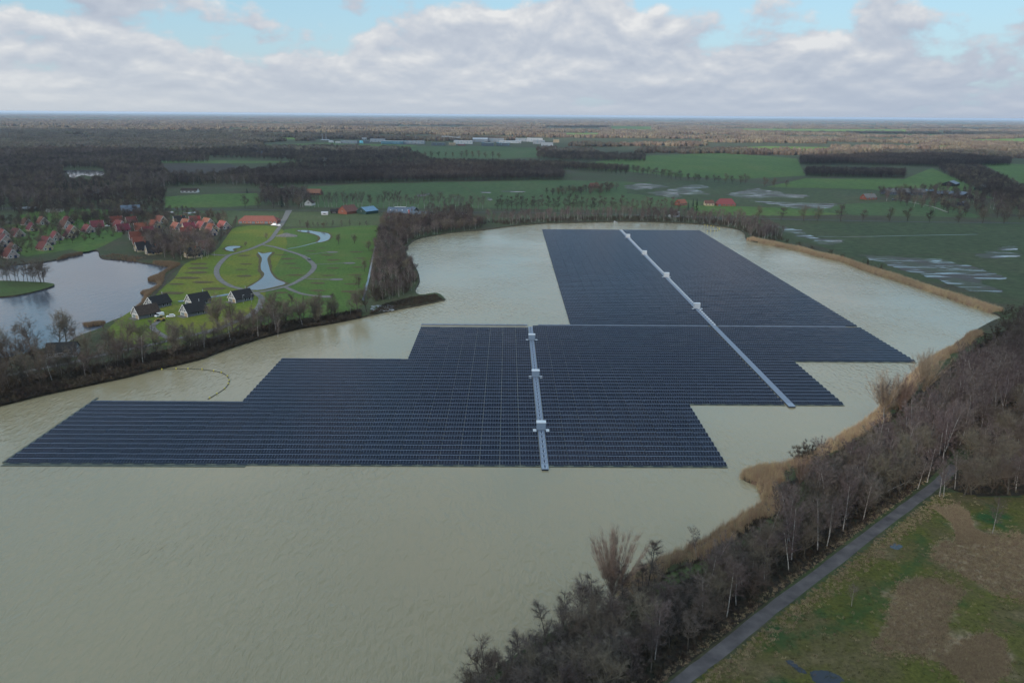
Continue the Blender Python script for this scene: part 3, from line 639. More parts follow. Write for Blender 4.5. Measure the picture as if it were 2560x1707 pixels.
# walkways
def walkway(label, u0, v0, v1, w, step, ladder_from=None, dark_end=True):
    root = empty('walkway', O_ + EX * u0 + EY * v0, ROTA); tag(root, label, 'walkway', 'pale walkways through the solar arrays')
    n = int((v1 - v0) / step)
    mbA = MB(); mbA.box(-w/2, w/2, 0.03, step - 0.03, 0.5, 0.62, 0); mbA.box(-w/2 + .1, w/2 - .1, 0.1, step - 0.1, -0.1, 0.5, 1, False); meA = mbA.mesh('deck_plate', [m_deck, m_float])
    mbB = MB(); mbB.box(-w/2, w/2, 0.03, step - 0.03, 0.5, 0.62, 0); mbB.box(-w/2 + .1, w/2 - .1, 0.1, step - 0.1, -0.1, 0.5, 1, False); meB = mbB.mesh('deck_plate', [m_deckdark, m_float])
    # dark cross of cable clamps on the plates, and cable hoops on the ladder stretch
    mk = MB(); mk.box(-0.28, 0.28, step*.42, step*.52, 0.625, 0.70, 0); mk.box(-0.09, 0.09, step*.2, step*.75, 0.625, 0.74, 0); meK = mk.mesh('cable_clamp', [m_float])
    mw = MB(); mw.box(-0.45, -0.36, step*.1, step*.5, 0.625, 0.68, 0); mw.box(0.36, 0.45, step*.1, step*.5, 0.625, 0.68, 0); meW = mw.mesh('clamp_bracket', [m_cab])
    hb = MB()
    hb.box(0.10, w/2 - 0.05, step*.10, step*.40, 0.625, 0.95, 0); hb.box(w/2 - 0.32, w/2 - 0.05, step*.40, step*.85, 0.625, 0.95, 0); meH = hb.mesh('cable_tray', [m_cab])
    hd = MB(); hd.box(0.15, w/2 - 0.4, step*.48, step*.84, 0.622, 0.66, 0); meD = hd.mesh('tray_opening', [m_float])
    for i in range(n):
        link('deck_plate', meB if (dark_end and i == 0) else meA, root, (0, i * step, 0))
        if ladder_from is None:
            link('cable_clamp', meK, root, (0, i * step, 0)); link('clamp_bracket', meW, root, (0, i * step, 0))
        elif v0 + i * step > ladder_from:
            link('cable_tray', meH, root, (0, i * step, 0)); link('tray_opening', meD, root, (0, i * step, 0))
    return root
walkway('straight pale walkway with dark clamps down the near solar field', W1, dv(1258, 1079), XROW - 0.3, WW1 - 0.3, PITCHR)
walkway('long diagonal-looking pale walkway with white cabinets, running to the far end', W2, dv(1825, 935), yb[4] + 4, WW2 - 0.4, PITCHR, ladder_from=XROW)
cw = empty('cross_walkway', O_ + EX * W1 + EY * (XROW - 0.1), ROTA); tag(cw, 'thin pale cross walkway dividing near and far solar arrays', 'walkway')
k = 0
u = xl[2] - W1
m6 = MB(); m6.box(0.03, 6.0, 0.15, 0.95, -0.1, 0.72, 0); me6 = m6.mesh('deck_plate', [m_deck])
while u < xr[2] - W1 - 9:
    if not (-7.2 < u < 1.4) and not (W2 - W1 - 7.6 < u < W2 - W1 + 1.6): link('deck_plate', me6, cw, (u, 0, 0))
    u += 6.03

# transformer and inverter cabinets on the walkways
def cabinet(u, v, label, grp, body, sw=3.4, depth=2.6, h=2.9):
    root = empty('inverter_cabinet', O_ + EX * u + EY * v + Vector((0, 0, 0.62)), ROTA); tag(root, label, 'cabinet', grp)
    b = MB(); b.box(-sw/2, sw/2, 0, depth, 0.12, h, 0)
    b.box(-sw/2 + .1, sw/2 - .1, 0.1, depth - .1, 0.0, 0.12, 1); b.build('housing', [body, m_float], root)
    t = MB(); t.box(-sw/2 - .12, sw/2 + .12, -.12, depth + .12, h, h + .16, 0); t.build('roof', [m_cab], root)
    for s in (-1, 1):
        d = MB(); x0 = 0.05 if s > 0 else -sw/2 + .12
        d.box(x0, x0 + sw/2 - .17, -.035, -.004, .3, h - .25, 0); q = d.build('door', [body], root)
        hn = MB(); hx = 0.16 if s > 0 else -0.2; hn.box(hx, hx + .05, -.08, -.036, 1.2, 1.6, 0); hn.build('handle', [m_float], q)
        p = MB(); x0 = sw/2 + .1 if s > 0 else -sw/2 - .1 - 1.25; p.box(x0, x0 + 1.25, -1.0, depth - .6, -.1, .06, 0); p.box(x0 + .1, x0 + 1.15, -.9, depth - .7, -.72, -.1, 1, False); p.build('side_platform', [m_cab, m_float], root)
        v_ = MB()
        for z in range(5): v_.box(s * (sw/2) + (0.003 if s > 0 else -.035), s * (sw/2) + (.035 if s > 0 else -.003), .5, depth - .5, 1.5 + z * .2, 1.62 + z * .2, 0)
        v_.build('side_vent', [m_cabg], root)
for (x, y), nm in zip(((1226, 783), (1233, 868), (1248, 990)), ('farthest', 'middle', 'nearest')):
    cabinet(W1, dv(x, y), nm + ' blue-grey cabinet on the near walkway', 'cabinets on the walkways', m_cabg)
for (x, y), nm in zip(((1445, 547), (1484, 586), (1536, 638), (1605, 710)), ('farthest white cabinet on the long walkway, near the far lake end', 'second farthest white cabinet on the long walkway', 'third white cabinet along the long walkway, next after the nearest', 'nearest and largest-looking white cabinet on the long walkway')):
    cabinet(W2, dv(x, y), nm, 'cabinets on the walkways', m_cab, 3.7, 2.6, 3.1)

# floating booms with yellow floats
m_boom = mat('dark_boom_line', (0.05, 0.05, 0.04), 0.8); m_buoy = mat('yellow_float_plastic', (0.42, 0.36, 0.05), 0.5, 0.1)
def boom(label, pts, nf, r=0.15, fr=0.36):
    P = smooth(pts, 6); root = empty('floating_boom', P[0]); tag(root, label, 'boom', 'floating booms with yellow floats'); mb = MB()
    Q = [p - P[0] for p in P]
    for a, b in zip(Q, Q[1:]): mb.tube(a + Vector((0, 0, .1)), b + Vector((0, 0, .1)), r, r, 6)
    mb.build('boom_line', m_boom, root)
    fb = MB()
    for i in range(6):
        a0, a1 = -math.pi/2 + math.pi * i / 6, -math.pi/2 + math.pi * (i + 1) / 6
        fb.tube((0, 0, fr * math.sin(a0)), (0, 0, fr * math.sin(a1)), max(.02, fr * math.cos(a0)), max(.02, fr * math.cos(a1)), 8)
    me = fb.mesh('float', [m_buoy])
    for i in range(nf): link('float', me, root, Q[min(len(Q) - 1, int((i + .6) * len(Q) / nf))] + Vector((0, 0, .32)))
boom('curved boom with yellow floats between the left shore and the solar field', CL(4, [(1130, 1090), (1200, 1092), (1320, 1090), (1440, 1085), (1560, 1083), (1680, 1087), (1780, 1098), (1860, 1115), (1910, 1145), (1925, 1180), (1915, 1215), (1880, 1255), (1810, 1300), (1745, 1338)], 0.0), 14)
boom('curved boom with yellow floats beyond the far right corner of the panels', CL('H', [(565, 480), (620, 490), (690, 503), (760, 515), (830, 535), (850, 550), (830, 568), (760, 577), (680, 579)], 0.0), 14, .2, .45)
# ---------------------------------------------------------------- buildings
m_red = mat('red_roof_tiles', (0.165, 0.052, 0.046), 0.8, 0.3, 1.2, rand=0.12, stretch=(1, 3, 3))
m_orange = mat('orange_roof_tiles', (0.185, 0.066, 0.050), 0.8, 0.25, 1.2, rand=0.12, stretch=(1, 3, 3))
m_brown = mat('brown_roof_tiles', (0.12, 0.055, 0.045), 0.85, 0.3, 1.2, rand=0.12, stretch=(1, 3, 3))
m_darkr = mat('maroon_roof_tiles', (0.13, 0.030, 0.028), 0.85, 0.3, 1.2, rand=0.12, stretch=(1, 3, 3))
m_black = mat('black_roof_tiles', (0.018, 0.017, 0.018), 0.8, 0.3, 1.2, stretch=(1, 3, 3))
m_thatch = mat('dark_brown_roof', (0.045, 0.033, 0.027), 0.95, 0.3, 1.0)
m_pink = mat('pinkish_render', (0.36, 0.29, 0.26), 0.9, 0.12, 0.8)
m_cream = mat('cream_render', (0.42, 0.34, 0.22), 0.9, 0.12, 0.8)
m_grey = mat('grey_timber_wall', (0.13, 0.14, 0.16), 0.9, 0.2, 0.8)
m_white = mat('white_paint', (0.55, 0.55, 0.55), 0.6, 0.05, 1.0)
m_pane = mat('dark_window_glass', (0.02, 0.025, 0.035), 0.12, 0.2, 1.0, spec=0.6)
m_pale = mat('pale_window_glass', (0.16, 0.20, 0.22), 0.12, 0.2, 1.0, spec=0.6)
m_bdoor = mat('dark_blue_door', (0.02, 0.03, 0.07), 0.5, 0.1, 1.0)
m_brick = mat('red_brick', (0.20, 0.075, 0.052), 0.9, 0.25, 2.0)
m_tar = mat('black_tarred_wall', (0.025, 0.024, 0.024), 0.9, 0.2, 1.0)
m_slate = mat('blue_grey_sheet_roof', (0.10, 0.125, 0.165), 0.6, 0.15, 0.6)
m_blue = mat('pale_blue_sheet_roof', (0.11, 0.20, 0.29), 0.55, 0.1, 0.6)
m_asb = mat('grey_fibre_roof', (0.13, 0.12, 0.115), 0.9, 0.2, 0.6)
m_green_w = mat('dark_green_wall', (0.03, 0.06, 0.05), 0.8, 0.15, 0.8)
m_silver = mat('silver_cladding', (0.34, 0.36, 0.39), 0.6, 0.06, 0.1)
m_lgrey = mat('light_grey_cladding', (0.24, 0.26, 0.29), 0.6, 0.1, 0.1)
m_dgrey = mat('dark_grey_cladding', (0.10, 0.12, 0.14), 0.6, 0.1, 0.1)
m_teal = mat('blue_green_glass_front', (0.10, 0.22, 0.28), 0.2, 0.2, 0.1, spec=0.6)
m_cyan = mat('cyan_panel', (0.18, 0.55, 0.70), 0.5, 0.05, 0.1)
m_sandb = mat('sand_coloured_wall', (0.34, 0.27, 0.18), 0.85, 0.1, 0.1)

def wall_mb(L, W, hw, hr, m=0, hip=False):
    mb = MB(); x, y = L / 2, W / 2
    mb.v = [(-x,-y,-.3),(x,-y,-.3),(x,y,-.3),(-x,y,-.3),(-x,-y,hw),(x,-y,hw),(x,y,hw),(-x,y,hw)]
    for q in ((0,1,5,4),(2,3,7,6)): mb.face(q, m)
    if hip or hr <= 0: mb.face((1,2,6,5), m); mb.face((3,0,4,7), m); mb.face((4,5,6,7), m)
    else:
        mb.v += [(x, 0, hw + hr), (-x, 0, hw + hr)]; mb.face((1,2,6,8,5), m); mb.face((3,0,4,9,7), m)
    return mb
def roof_mb(L, W, hw, hr, ov=0.45, th=0.22, hip=0.0):
    mb = MB(); sl = hr / (W / 2); x = L / 2 + ov; y = W / 2 + ov; ze = hw - ov * sl; zr = hw + hr; xr = x if not hip else L / 2 - hip
    up = th
    A = [(-x,-y,ze),(x,-y,ze),(x,y,ze),(-x,y,ze),(-xr,0,zr),(xr,0,zr)]; mb.v = A + [(a, b, c + up) for a, b, c in A]
    t = 6
    mb.face((t+0,t+1,t+5,t+4)); mb.face((t+2,t+3,t+4,t+5)); mb.face((t+1,t+2,t+5)); mb.face((t+3,t+0,t+4))
    if not hip: mb.f.pop(); mb.f.pop(); mb.m.pop(); mb.m.pop(); mb.face((1,5,t+5,t+1)); mb.face((5,2,t+2,t+5)); mb.face((0,t+0,t+4,4)); mb.face((4,t+4,t+3,3))
    else: mb.face((1,2,t+2,t+1)); mb.face((3,0,t+0,t+3))
    mb.face((0,1,t+1,t+0)); mb.face((2,3,t+3,t+2)); mb.face((0,4,5,1)); mb.face((2,5,4,3))
    return mb
def flat_roof_mb(L, W, h, t=0.35):
    mb = MB(); x, y = L/2 + .12, W/2 + .12; mb.box(-x, x, -y, y, h, h + t); mb.box(-x*.97 , -x*.6, -y*.6, y*.2, h + t, h + t + 1.2); return mb
def gwin(root, side, L, y, z, w, h, frame, pane, name='window', d=0.06):
    """window on a gable (side +1/-1 along local x): frame and pane"""
    x0 = side * L / 2; a, b = sorted((x0 + side * .01, x0 + side * d)); f = MB(); t = .13
    for q in ((y-w/2-t, y+w/2+t, z-t, z), (y-w/2-t, y+w/2+t, z+h, z+h+t), (y-w/2-t, y-w/2, z, z+h), (y+w/2, y+w/2+t, z, z+h)): f.box(a, b, q[0], q[1], q[2], q[3])
    o = f.build(name, frame, root); p = MB(); a, b = sorted((x0 + side * .006, x0 + side * d * .4)); p.box(a, b, y-w/2, y+w/2, z, z+h); p.build('pane', pane, o); return o
def swin(root, side, W, x, z, w, h, frame, pane, name='window', d=0.06):
    y0 = side * W / 2; a, b = sorted((y0 + side * .01, y0 + side * d)); f = MB(); t = .13
    for q in ((x-w/2-t, x+w/2+t, z-t, z), (x-w/2-t, x+w/2+t, z+h, z+h+t), (x-w/2-t, x-w/2, z, z+h), (x+w/2, x+w/2+t, z, z+h)): f.box(q[0], q[1], a, b, q[2], q[3])
    o = f.build(name, frame, root); p = MB(); a, b = sorted((y0 + side * .006, y0 + side * d * .4)); p.box(x-w/2, x+w/2, a, b, z, z+h); p.build('pane', pane, o); return o
def round_win(root, side, L, y, z, r):
    x0 = side * L / 2; f = MB(); n = 14; k = 0
    for i in range(n):
        t = 2 * math.pi * i / n; c, s = math.cos(t), math.sin(t)
        f.v += [(x0 + side*.08, y + r*c, z + r*s), (x0 + side*.08, y + r*.62*c, z + r*.62*s), (x0, y + r*c, z + r*s), (x0 + side*.01, y + r*.62*c, z + r*.62*s)]
    for i in range(n):
        a, b = 4*i, 4*((i+1) % n); f.face((a, b, b+1, a+1)); f.face((a+2, b+2, b, a)); f.face((a+1, b+1, b+3, a+3))
    o = f.build('round_window', m_white, root); p = MB(); p.v = [(x0 + side*.02, y + r*.63*math.cos(2*math.pi*i/n), z + r*.63*math.sin(2*math.pi*i/n)) for i in range(n)]; p.face(range(n)); p.build('pane', m_pane, o)

# village cottages: one built per roof and wall, then copied
def make_cottage(roof, wallm):
    L, W, hw, hr = 10.5, 8.4, 2.1, 5.0
    root = empty('cottage', (0, 0, 0)); wall_mb(L, W, hw, hr).build('wall', wallm, root)
    r = roof_mb(L, W, hw, hr, 0.45).build('roof', roof, root)
    ch = MB(); ch.box(-2.2, -1.5, .2, .9, hw + hr - 1.6, hw + hr + .9); ch.build('chimney', m_brick, r)
    for s in (-1, 1):
        gwin(root, s, L, 0, 4.6, .9, .9, m_white, m_pane); round_win(root, s, L, -1.9 * s, 1.5, 1.15)
        d = MB(); a, b = sorted((s * L/2 + s*.01, s * L/2 + s*.07)); d.box(a, b, s*1.6 - 1.0, s*1.6 + 1.0, 0.05, 2.2); d.build('door', m_bdoor, root)
        t = MB(); x = s * (L/2 + .42)
        for q in (-1, 1): t.beam((x, q * (W/2 + .4), hw - .45*hr/(W/2) + .05), (x, 0, hw + hr + .02), .1, .28)
        t.build('barge_board', m_white, root)
    for s in (-1, 1): swin(root, s, W, 1.5, .55, 1.4, 1.0, m_white, m_pane); swin(root, s, W, -2.5, .55, 1.4, 1.0, m_white, m_pane)
    return root
def roof_name(m): return {m_red: 'red', m_orange: 'orange-red', m_brown: 'brown', m_darkr: 'maroon', m_black: 'black'}[m]
COTT = {}
rc = random.Random(21)
LIST = [('A', 790, 240, m_red, 'R'), ('A', 490, 255, m_brown, 'R'), ('A', 600, 355, m_red, 'R'), ('A', 320, 465, m_brown, 'R'), ('A', 60, 480, m_orange, 'R'), ('A', 100, 575, m_brown, 'R'), ('A', 10, 650, m_red, 'R'), ('A', 190, 850, m_orange, 'R'), ('A', 250, 740, m_brown, 'R'),
    ('A', 820, 712, m_red, 'R'), ('A', 870, 615, m_red, 'R'), ('A', 1035, 530, m_red, 'R'), ('A', 1250, 225, m_red, 'R'), ('A', 1200, 315, m_brown, 'R'), ('A', 1335, 405, m_red, 'R'), ('A', 1280, 485, m_brown, 'R'), ('A', 1620, 385, m_red, 'R'), ('A', 1790, 310, m_red, 'L'), ('A', 2140, 225, m_darkr, 'L'), ('A', 2200, 300, m_red, 'R'), ('A', 2260, 370, m_darkr, 'L'),
    ('B', 430, 300, m_red, 'L'), ('B', 970, 290, m_red, 'R'), ('B', 860, 375, m_darkr, 'R'), ('B', 610, 435, m_darkr, 'L'), ('B', 740, 490, m_darkr, 'L'), ('B', 890, 555, m_black, 'L'), ('B', 1320, 290, m_black, 'L'), ('B', 1260, 405, m_red, 'R'), ('B', 1440, 335, m_red, 'R'), ('B', 1600, 285, m_darkr, 'L'), ('B', 1490, 425, m_darkr, 'L'),
    ('B', 1440, 510, m_darkr, 'L'), ('B', 1400, 605, m_brown, 'L'), ('B', 1730, 405, m_orange, 'R'), ('B', 1830, 325, m_orange, 'R'), ('B', 1880, 510, m_red, 'R'), ('B', 1910, 440, m_darkr, 'R'), ('B', 2125, 395, m_orange, 'R'), ('B', 530, 600, m_darkr, 'L'), ('B', 580, 690, m_darkr, 'L'), ('B', 650, 800, m_black, 'L'), ('B', 840, 855, m_black, 'L'), ('B', 1570, 910, m_black, 'L'), ('B', 1390, 710, m_brown, 'R'), ('B', 1760, 770, m_darkr, 'L')]
info = []
for k, x, y, roof, f in LIST:
    p = C(k, x, y - 12); hd = R(-38 + rc.uniform(-7, 7)) if f == 'R' else R(218 + rc.uniform(-8, 8))
    wallm = m_pink if rc.random() < 0.7 and roof is not m_black else m_cream
    info.append([p, hd, roof, f, wallm, x * CROP[k][2] + CROP[k][0]])
info.sort(key=lambda a: -a[0].y)
ORD = ['first', 'second', 'third', 'fourth', 'fifth', 'sixth', 'seventh', 'eighth', 'ninth', 'tenth', 'eleventh', 'twelfth']
NR = 6; per = math.ceil(len(info) / NR)
ROWN = ['back', 'second', 'third', 'fourth', 'fifth', 'front']
COTT_POS = []
for r_ in range(NR):
    row = sorted(info[r_ * per:(r_ + 1) * per], key=lambda a: a[5])
    for i, (p, hd, roof, f, wallm, sx) in enumerate(row):
        key = (roof.name, wallm.name)
        if key not in COTT: COTT[key] = make_cottage(roof, wallm); o = COTT[key]
        else: o = copy_tree(COTT[key])
        o.location = p; o.rotation_euler = (0, 0, hd); s = rc.uniform(1.0, 1.14); o.scale = (s, s, s * rc.uniform(.96, 1.03)); COTT_POS.append((p.x, p.y))
        where = ' nearest the slate-blue lake' if r_ == NR - 1 else ' along the field edge' if r_ == 0 else ''
        tag(o, '%s-roofed cottage with %s gable, %s from left in the %s row%s' % (roof_name(roof), 'cream' if wallm is m_cream else 'pinkish', ORD[i], ROWN[r_], where), 'cottage', 'cottages of the holiday village')

# the five cottages with white timber gables
def timber_cottage(p, hd, roof, label, L=12.6, W=7.8):
    hw, hr = 2.7, 4.2
    root = empty('timber_cottage', p, hd); tag(root, label, 'cottage', 'cottages with white timber gables')
    wall_mb(L, W, hw, hr).build('wall', m_grey, root); ro = roof_mb(L, W, hw, hr, .6, .25).build('roof', roof, root)
    x = L/2
    g = MB(); g.v = [(x + .02, -W/2, hw), (x + .02, W/2, hw), (x + .02, 0, hw + hr - .05)]; g.face((0, 1, 2)); g.build('gable_infill', m_dgrey, root)
    for q in (-1, 1): b = MB(); b.beam((x + .62, q * (W/2 + .6), hw - .6*hr/(W/2) + .1), (x + .62, 0, hw + hr + .1), .12, .42); b.build('barge_board', m_white, root)
    for z in (hw + .06, hw + 1.15, hw + 2.2):
        hwid = (W/2) * (1 - (z - hw) / hr) - .1; b = MB(); b.box(x + .05, x + .2, -hwid, hwid, z - .12, z + .14); b.build('gable_beam', m_white, root)
    b = MB(); b.box(x + .05, x + .24, -.14, .14, hw + .2, hw + hr - .3); b.build('gable_post', m_white, root)
    for q in (-1, 1): b = MB(); b.box(x + .05, x + .22, q*W*.26 - .1, q*W*.26 + .1, hw + .2, hw + 1.9); b.build('gable_post', m_white, root)
    b = MB(); b.box(x + .04, x + .10, -W/2 + .1, W/2 - .1, hw - .45, hw - .1); b.build('fascia', m_white, root)
    for yy in (-W/2 + .25, W/2 - .25): b = MB(); b.box(x + .04, x + .22, yy - .25, yy + .25, 0, hw - .46); b.build('corner_post', m_white, root)
    w = gwin(root, 1, L, -1.6, .3, 3.2, 1.8, m_white, m_pale); b = MB(); b.box(x + .03, x + .07, .35, 3.4, .1, 2.2); b.build('shutter', m_sandb, root)
    for xx in (-3.5, -0.5): swin(root, -1, W, xx, .4, 1.1, 1.8, m_white, m_pane); swin(root, 1, W, xx, .6, 1.2, 1.3, m_white, m_pane)
    d = MB(); d.box(2.0, 3.0, -W/2 - .06, -W/2 - .01, .05, 2.15); d.build('door', m_bdoor, root)
    dm = MB(); z0 = hw + hr * .40; yy = -W/2 * (1 - .40) - .05; dm.box(-1.9, 2.3, yy - .15, yy + 1.6, z0, z0 + 1.25); dd = dm.build('dormer', m_white, root)
    for i in range(3): q = MB(); q.box(-1.5 + i * 1.25, -.45 + i * 1.25, yy - .19, yy - .16, z0 + .25, z0 + 1.0); q.build('pane', m_pane, dd)
    cap = MB(); cap.box(-2.3, 2.7, yy - .45, yy + 2.0, z0 + 1.26, z0 + 1.42); cap.build('dormer_roof', roof, dd)
    fl = MB(); fl.tube((-4.5, -1.4, hw + hr - 1.6), (-4.5, -1.4, hw + hr + 1.5), .14, .14, 8, 0, True); fl.build('flue', m_silver, ro)
    t = MB(); t.box(x + .1, x + 3.0, -W/2, W/2, -.3, .08); t.build('terrace', m_path, root)
for x, y, roof, lb in [(300, 725, m_thatch, 'brown-roofed timber-gable cottage at the lake edge, leftmost of the five'), (500, 565, m_black, 'black-roofed timber-gable cottage behind the brown-roofed one by the lake'), (1150, 520, m_black, 'black-roofed timber-gable cottage at the ditch, middle of the five'),
                       (1085, 690, m_black, 'black-roofed timber-gable cottage in front of the middle one, by the parked van'), (1850, 465, m_black, 'black-roofed timber-gable cottage standing alone beside the loop path')]:
    timber_cottage(C('K', x, y), R(180 + 52) if x != 500 else R(180 + 62), roof, lb)

# generic houses, barns and halls
def building(name, label, cat, p, hd, L, W, hw, hr, wallm, roofm, wins=0, group=None, hip=0.0, doors=0, sky=0, pane=None, chimney=False):
    root = empty(name, p, hd); tag(root, label, cat, group)
    if hr > 0:
        wall_mb(L, W, hw, hr, hip=bool(hip)).build('wall', wallm, root); ro = roof_mb(L, W, hw, hr, .4, .2, hip).build('roof', roofm, root)
    else:
        wall_mb(L, W, hw, 0).build('wall', wallm, root); ro = flat_roof_mb(L, W, hw + .003).build('roof', roofm, root)
    for i in range(wins):
        x = -L/2 + L * (i + .5) / wins
        if doors and i % max(1, wins // doors) == 0:
            d = MB(); d.box(x - min(1.8, L/wins*.4), x + min(1.8, L/wins*.4), -W/2 - .08, -W/2 - .01, .05, min(hw * .85, 3.4)); d.build('door', m_dgrey, root)
        else: swin(root, -1, W, x, hw * .35, min(L/wins * .55, 3.0), hw * .4, m_white, pane or m_pane)
    if hr > 0:
        for s in (-1, 1): gwin(root, s, L, 0, hw * .9, 1.2, 1.2, m_white, m_pane)
    for i in range(sky):
        t = .45; y = -W/2 * (1 - t); x = -L/2 + L * (i + .5) / sky; b = MB(); z = hw + hr * t + .21
        b.v = [(x-.6, y-.6, z-.6*hr/(W/2)+.05), (x+.6, y-.6, z-.6*hr/(W/2)+.05), (x+.6, y+.6, z+.6*hr/(W/2)+.05), (x-.6, y+.6, z+.6*hr/(W/2)+.05)]; b.face((0, 1, 2, 3)); b.build('skylight', m_white, ro)
    if chimney: c = MB(); c.box(L*.2, L*.2 + .8, -.4, .4, hw + hr - .6, hw + hr + 1.1); c.build('chimney', m_brick, ro)
    return root
building('barn', 'long low barn with bright red hipped roof at the park entrance', 'barn', C(5, 502, 192), R(1), 41, 15, 2.8, 4.6, m_brick, m_red, 9, hip=5, doors=3)
building('farmhouse', 'brick farmhouse with steep red-brown roof behind the lawn', 'farmhouse', C('F', 380, 285), R(235), 19, 15, 3.0, 6.6, m_brick, m_brown, 4, chimney=True)
building('barn', 'green-walled barn with pale blue sheet roof', 'barn', C('F', 635, 285), R(235), 20, 16, 3.4, 4.4, m_green_w, m_blue, 3, doors=1)
b_ = building('barn', 'big barn with blue-grey roof and white ridge light', 'barn', C('F', 1070, 310), R(0), 27, 18, 3.6, 5.6, m_brick, m_slate, 5, sky=4)
rl = MB(); rl.box(-6, 7, -.9, .9, 9.3, 9.85); rl.build('ridge_light', m_white, b_)
building('barn', 'long dark low shed joined to the blue-grey barn', 'barn', C('F', 1315, 325), R(-1), 28, 13, 2.6, 3.4, m_brick, m_dgrey, 6, doors=2)
building('shed', 'narrow slate-roofed shed behind the blue-grey barn', 'shed', C('F', 1260, 268), R(118), 14, 7, 2.4, 3.6, m_tar, m_slate, 2)
building('shed', 'small white shed beside the brick farmhouse', 'shed', C('F', 65, 305), R(4), 7.5, 4, 2.6, 1.0, m_silver, m_silver, 1)
building('shed', 'black tarred shed left of the brick farmhouse', 'shed', C('F', 190, 285), R(10), 8, 6, 2.3, 2.6, m_tar, m_black, 1)
building('shed', 'little gabled shed touching the brick farmhouse', 'shed', C('F', 258, 270), R(250), 8, 6, 2.3, 2.8, m_tar, m_brown, 1)
building('stable', 'left dark stable with small white skylights among bare trees', 'stable', C('F', 1610, 345), R(-1), 19, 11, 2.4, 2.6, m_tar, m_tar, 4, sky=4)
building('stable', 'right dark stable with small white skylights among bare trees', 'stable', C('F', 1830, 335), R(-2), 27, 15, 2.4, 3.2, m_tar, m_tar, 5, sky=6)
building('barn', 'barn with big red roof standing in the meadow beyond the far shore', 'barn', C('H', 925, 235), R(-2), 24, 15, 2.8, 6.2, m_brick, m_orange, 4, hip=4, doors=1)
building('house', 'low cream-walled house joined to the red-roofed meadow barn', 'house', C('H', 705, 232), R(-2), 12, 10, 3.0, 3.4, m_cream, m_brown, 3, chimney=True)
building('house', 'red-roofed house half hidden in trees by the far shore', 'house', C('H', 330, 230), R(30), 13, 10, 3.0, 4.6, m_brick, m_orange, 3)
building('house', 'brick house with red roof in the trees of the big meadow', 'house', C(2, 1735, 600), R(20), 14, 11, 3.0, 4.4, m_brick, m_orange, 3)
building('house', 'house with orange roof behind the tree-lined road', 'house', C(1, 2145, 648), R(0), 22, 14, 3.0, 5.2, m_brick, m_orange, 4)
building('house', 'small white-gabled house behind the tree-lined road', 'house', C(1, 2120, 720), R(262), 12, 10, 3.2, 4.6, m_white, m_thatch, 2)
building('barn', 'brick barn with dark slate roof behind the village', 'barn', C(1, 895, 775), R(208), 20, 13, 3.4, 6.0, m_brick, m_slate, 3)
building('shed', 'low grey shed with pale roof left of the sand ring', 'shed', C(1, 190, 755), R(5), 21, 10, 2.6, 1.6, m_green_w, m_lgrey, 3)
building('house', 'grey-blue house with white gable deep in the left woods', 'house', C(1, 940, 360), R(225), 18, 13, 4, 5, m_white, m_slate, 2)
building('house', 'pair-gabled white house in the left woods by the meadow', 'house', C(1, 698, 650), R(215), 15, 11, 3, 4.6, m_lgrey, m_slate, 2)
building('house', 'small dark house in the left woods by the meadow', 'house', C(1, 590, 655), R(235), 15, 11, 3, 4.4, m_lgrey, m_thatch, 2)
building('house', 'white-walled bungalow behind the middle meadow', 'house', C(1, 1300, 632), R(0), 24, 10, 3, 3.0, m_white, m_thatch, 4)
building('house', 'white farmhouse at the edge of the far left trees', 'house', C(1, 2200, 420), R(0), 22, 12, 3.2, 5, m_white, m_slate, 3)
building('house', 'left dark-roofed house in the distant hamlet', 'house', C(1, 1765, 372), R(10), 26, 14, 4, 5, m_lgrey, m_slate, 3)
building('house', 'red-roofed house among the far left trees', 'house', C(1, 335, 324), R(5), 24, 14, 4, 5.5, m_brick, m_orange, 3)
building('barn', 'dark barn on the distant green field left of centre', 'barn', C('I', 1540, 412), R(2), 50, 18, 4, 5, m_tar, m_tar, 6)
building('barn', 'long grey-roofed barn of the right-hand farm', 'barn', C('R', 740, 300), R(-2), 62, 18, 4.2, 4.6, m_slate, m_asb, 8, doors=3)
building('barn', 'blue-roofed barn at the back of the right-hand farm', 'barn', C('R', 1370, 185), R(230), 32, 22, 4, 4.6, m_tar, m_slate, 3)
building('barn', 'dark barn with pale eaves at the right-hand farm', 'barn', C('R', 1780, 235), R(235), 34, 19, 3.6, 4.4, m_green_w, m_dgrey, 3)
building('barn', 'dark gabled barn with white barge line among trees on the right', 'barn', C('R', 1540, 345), R(270), 22, 20, 3.4, 5.4, m_tar, m_slate, 3)
building('barn', 'low navy-roofed barn in the middle of the right-hand farm', 'barn', C('R', 1285, 310), R(-5), 26, 14, 2.6, 3.8, m_tar, m_slate, 4)
building('house', 'grey-roofed house at the left end of the right-hand farm', 'house', C('R', 270, 365), R(20), 20, 12, 3, 5, m_brick, m_asb, 3, chimney=True)
building('shed', 'small blue-roofed shed behind the farm trees on the right', 'shed', C('R', 1070, 275), R(-4), 16, 9, 2.6, 2.2, m_tar, m_blue, 2)
building('shed', 'blue-walled shed before the gabled barn on the right', 'shed', C('R', 1530, 445), R(40), 13, 9, 3.0, 2.2, m_bdoor, m_slate, 2)
building('hut', 'small pale utility hut on the far bank', 'hut', C('H', 275, 385), R(0), 6.5, 5, 5.2, 0, m_lgrey, m_lgrey, 1)
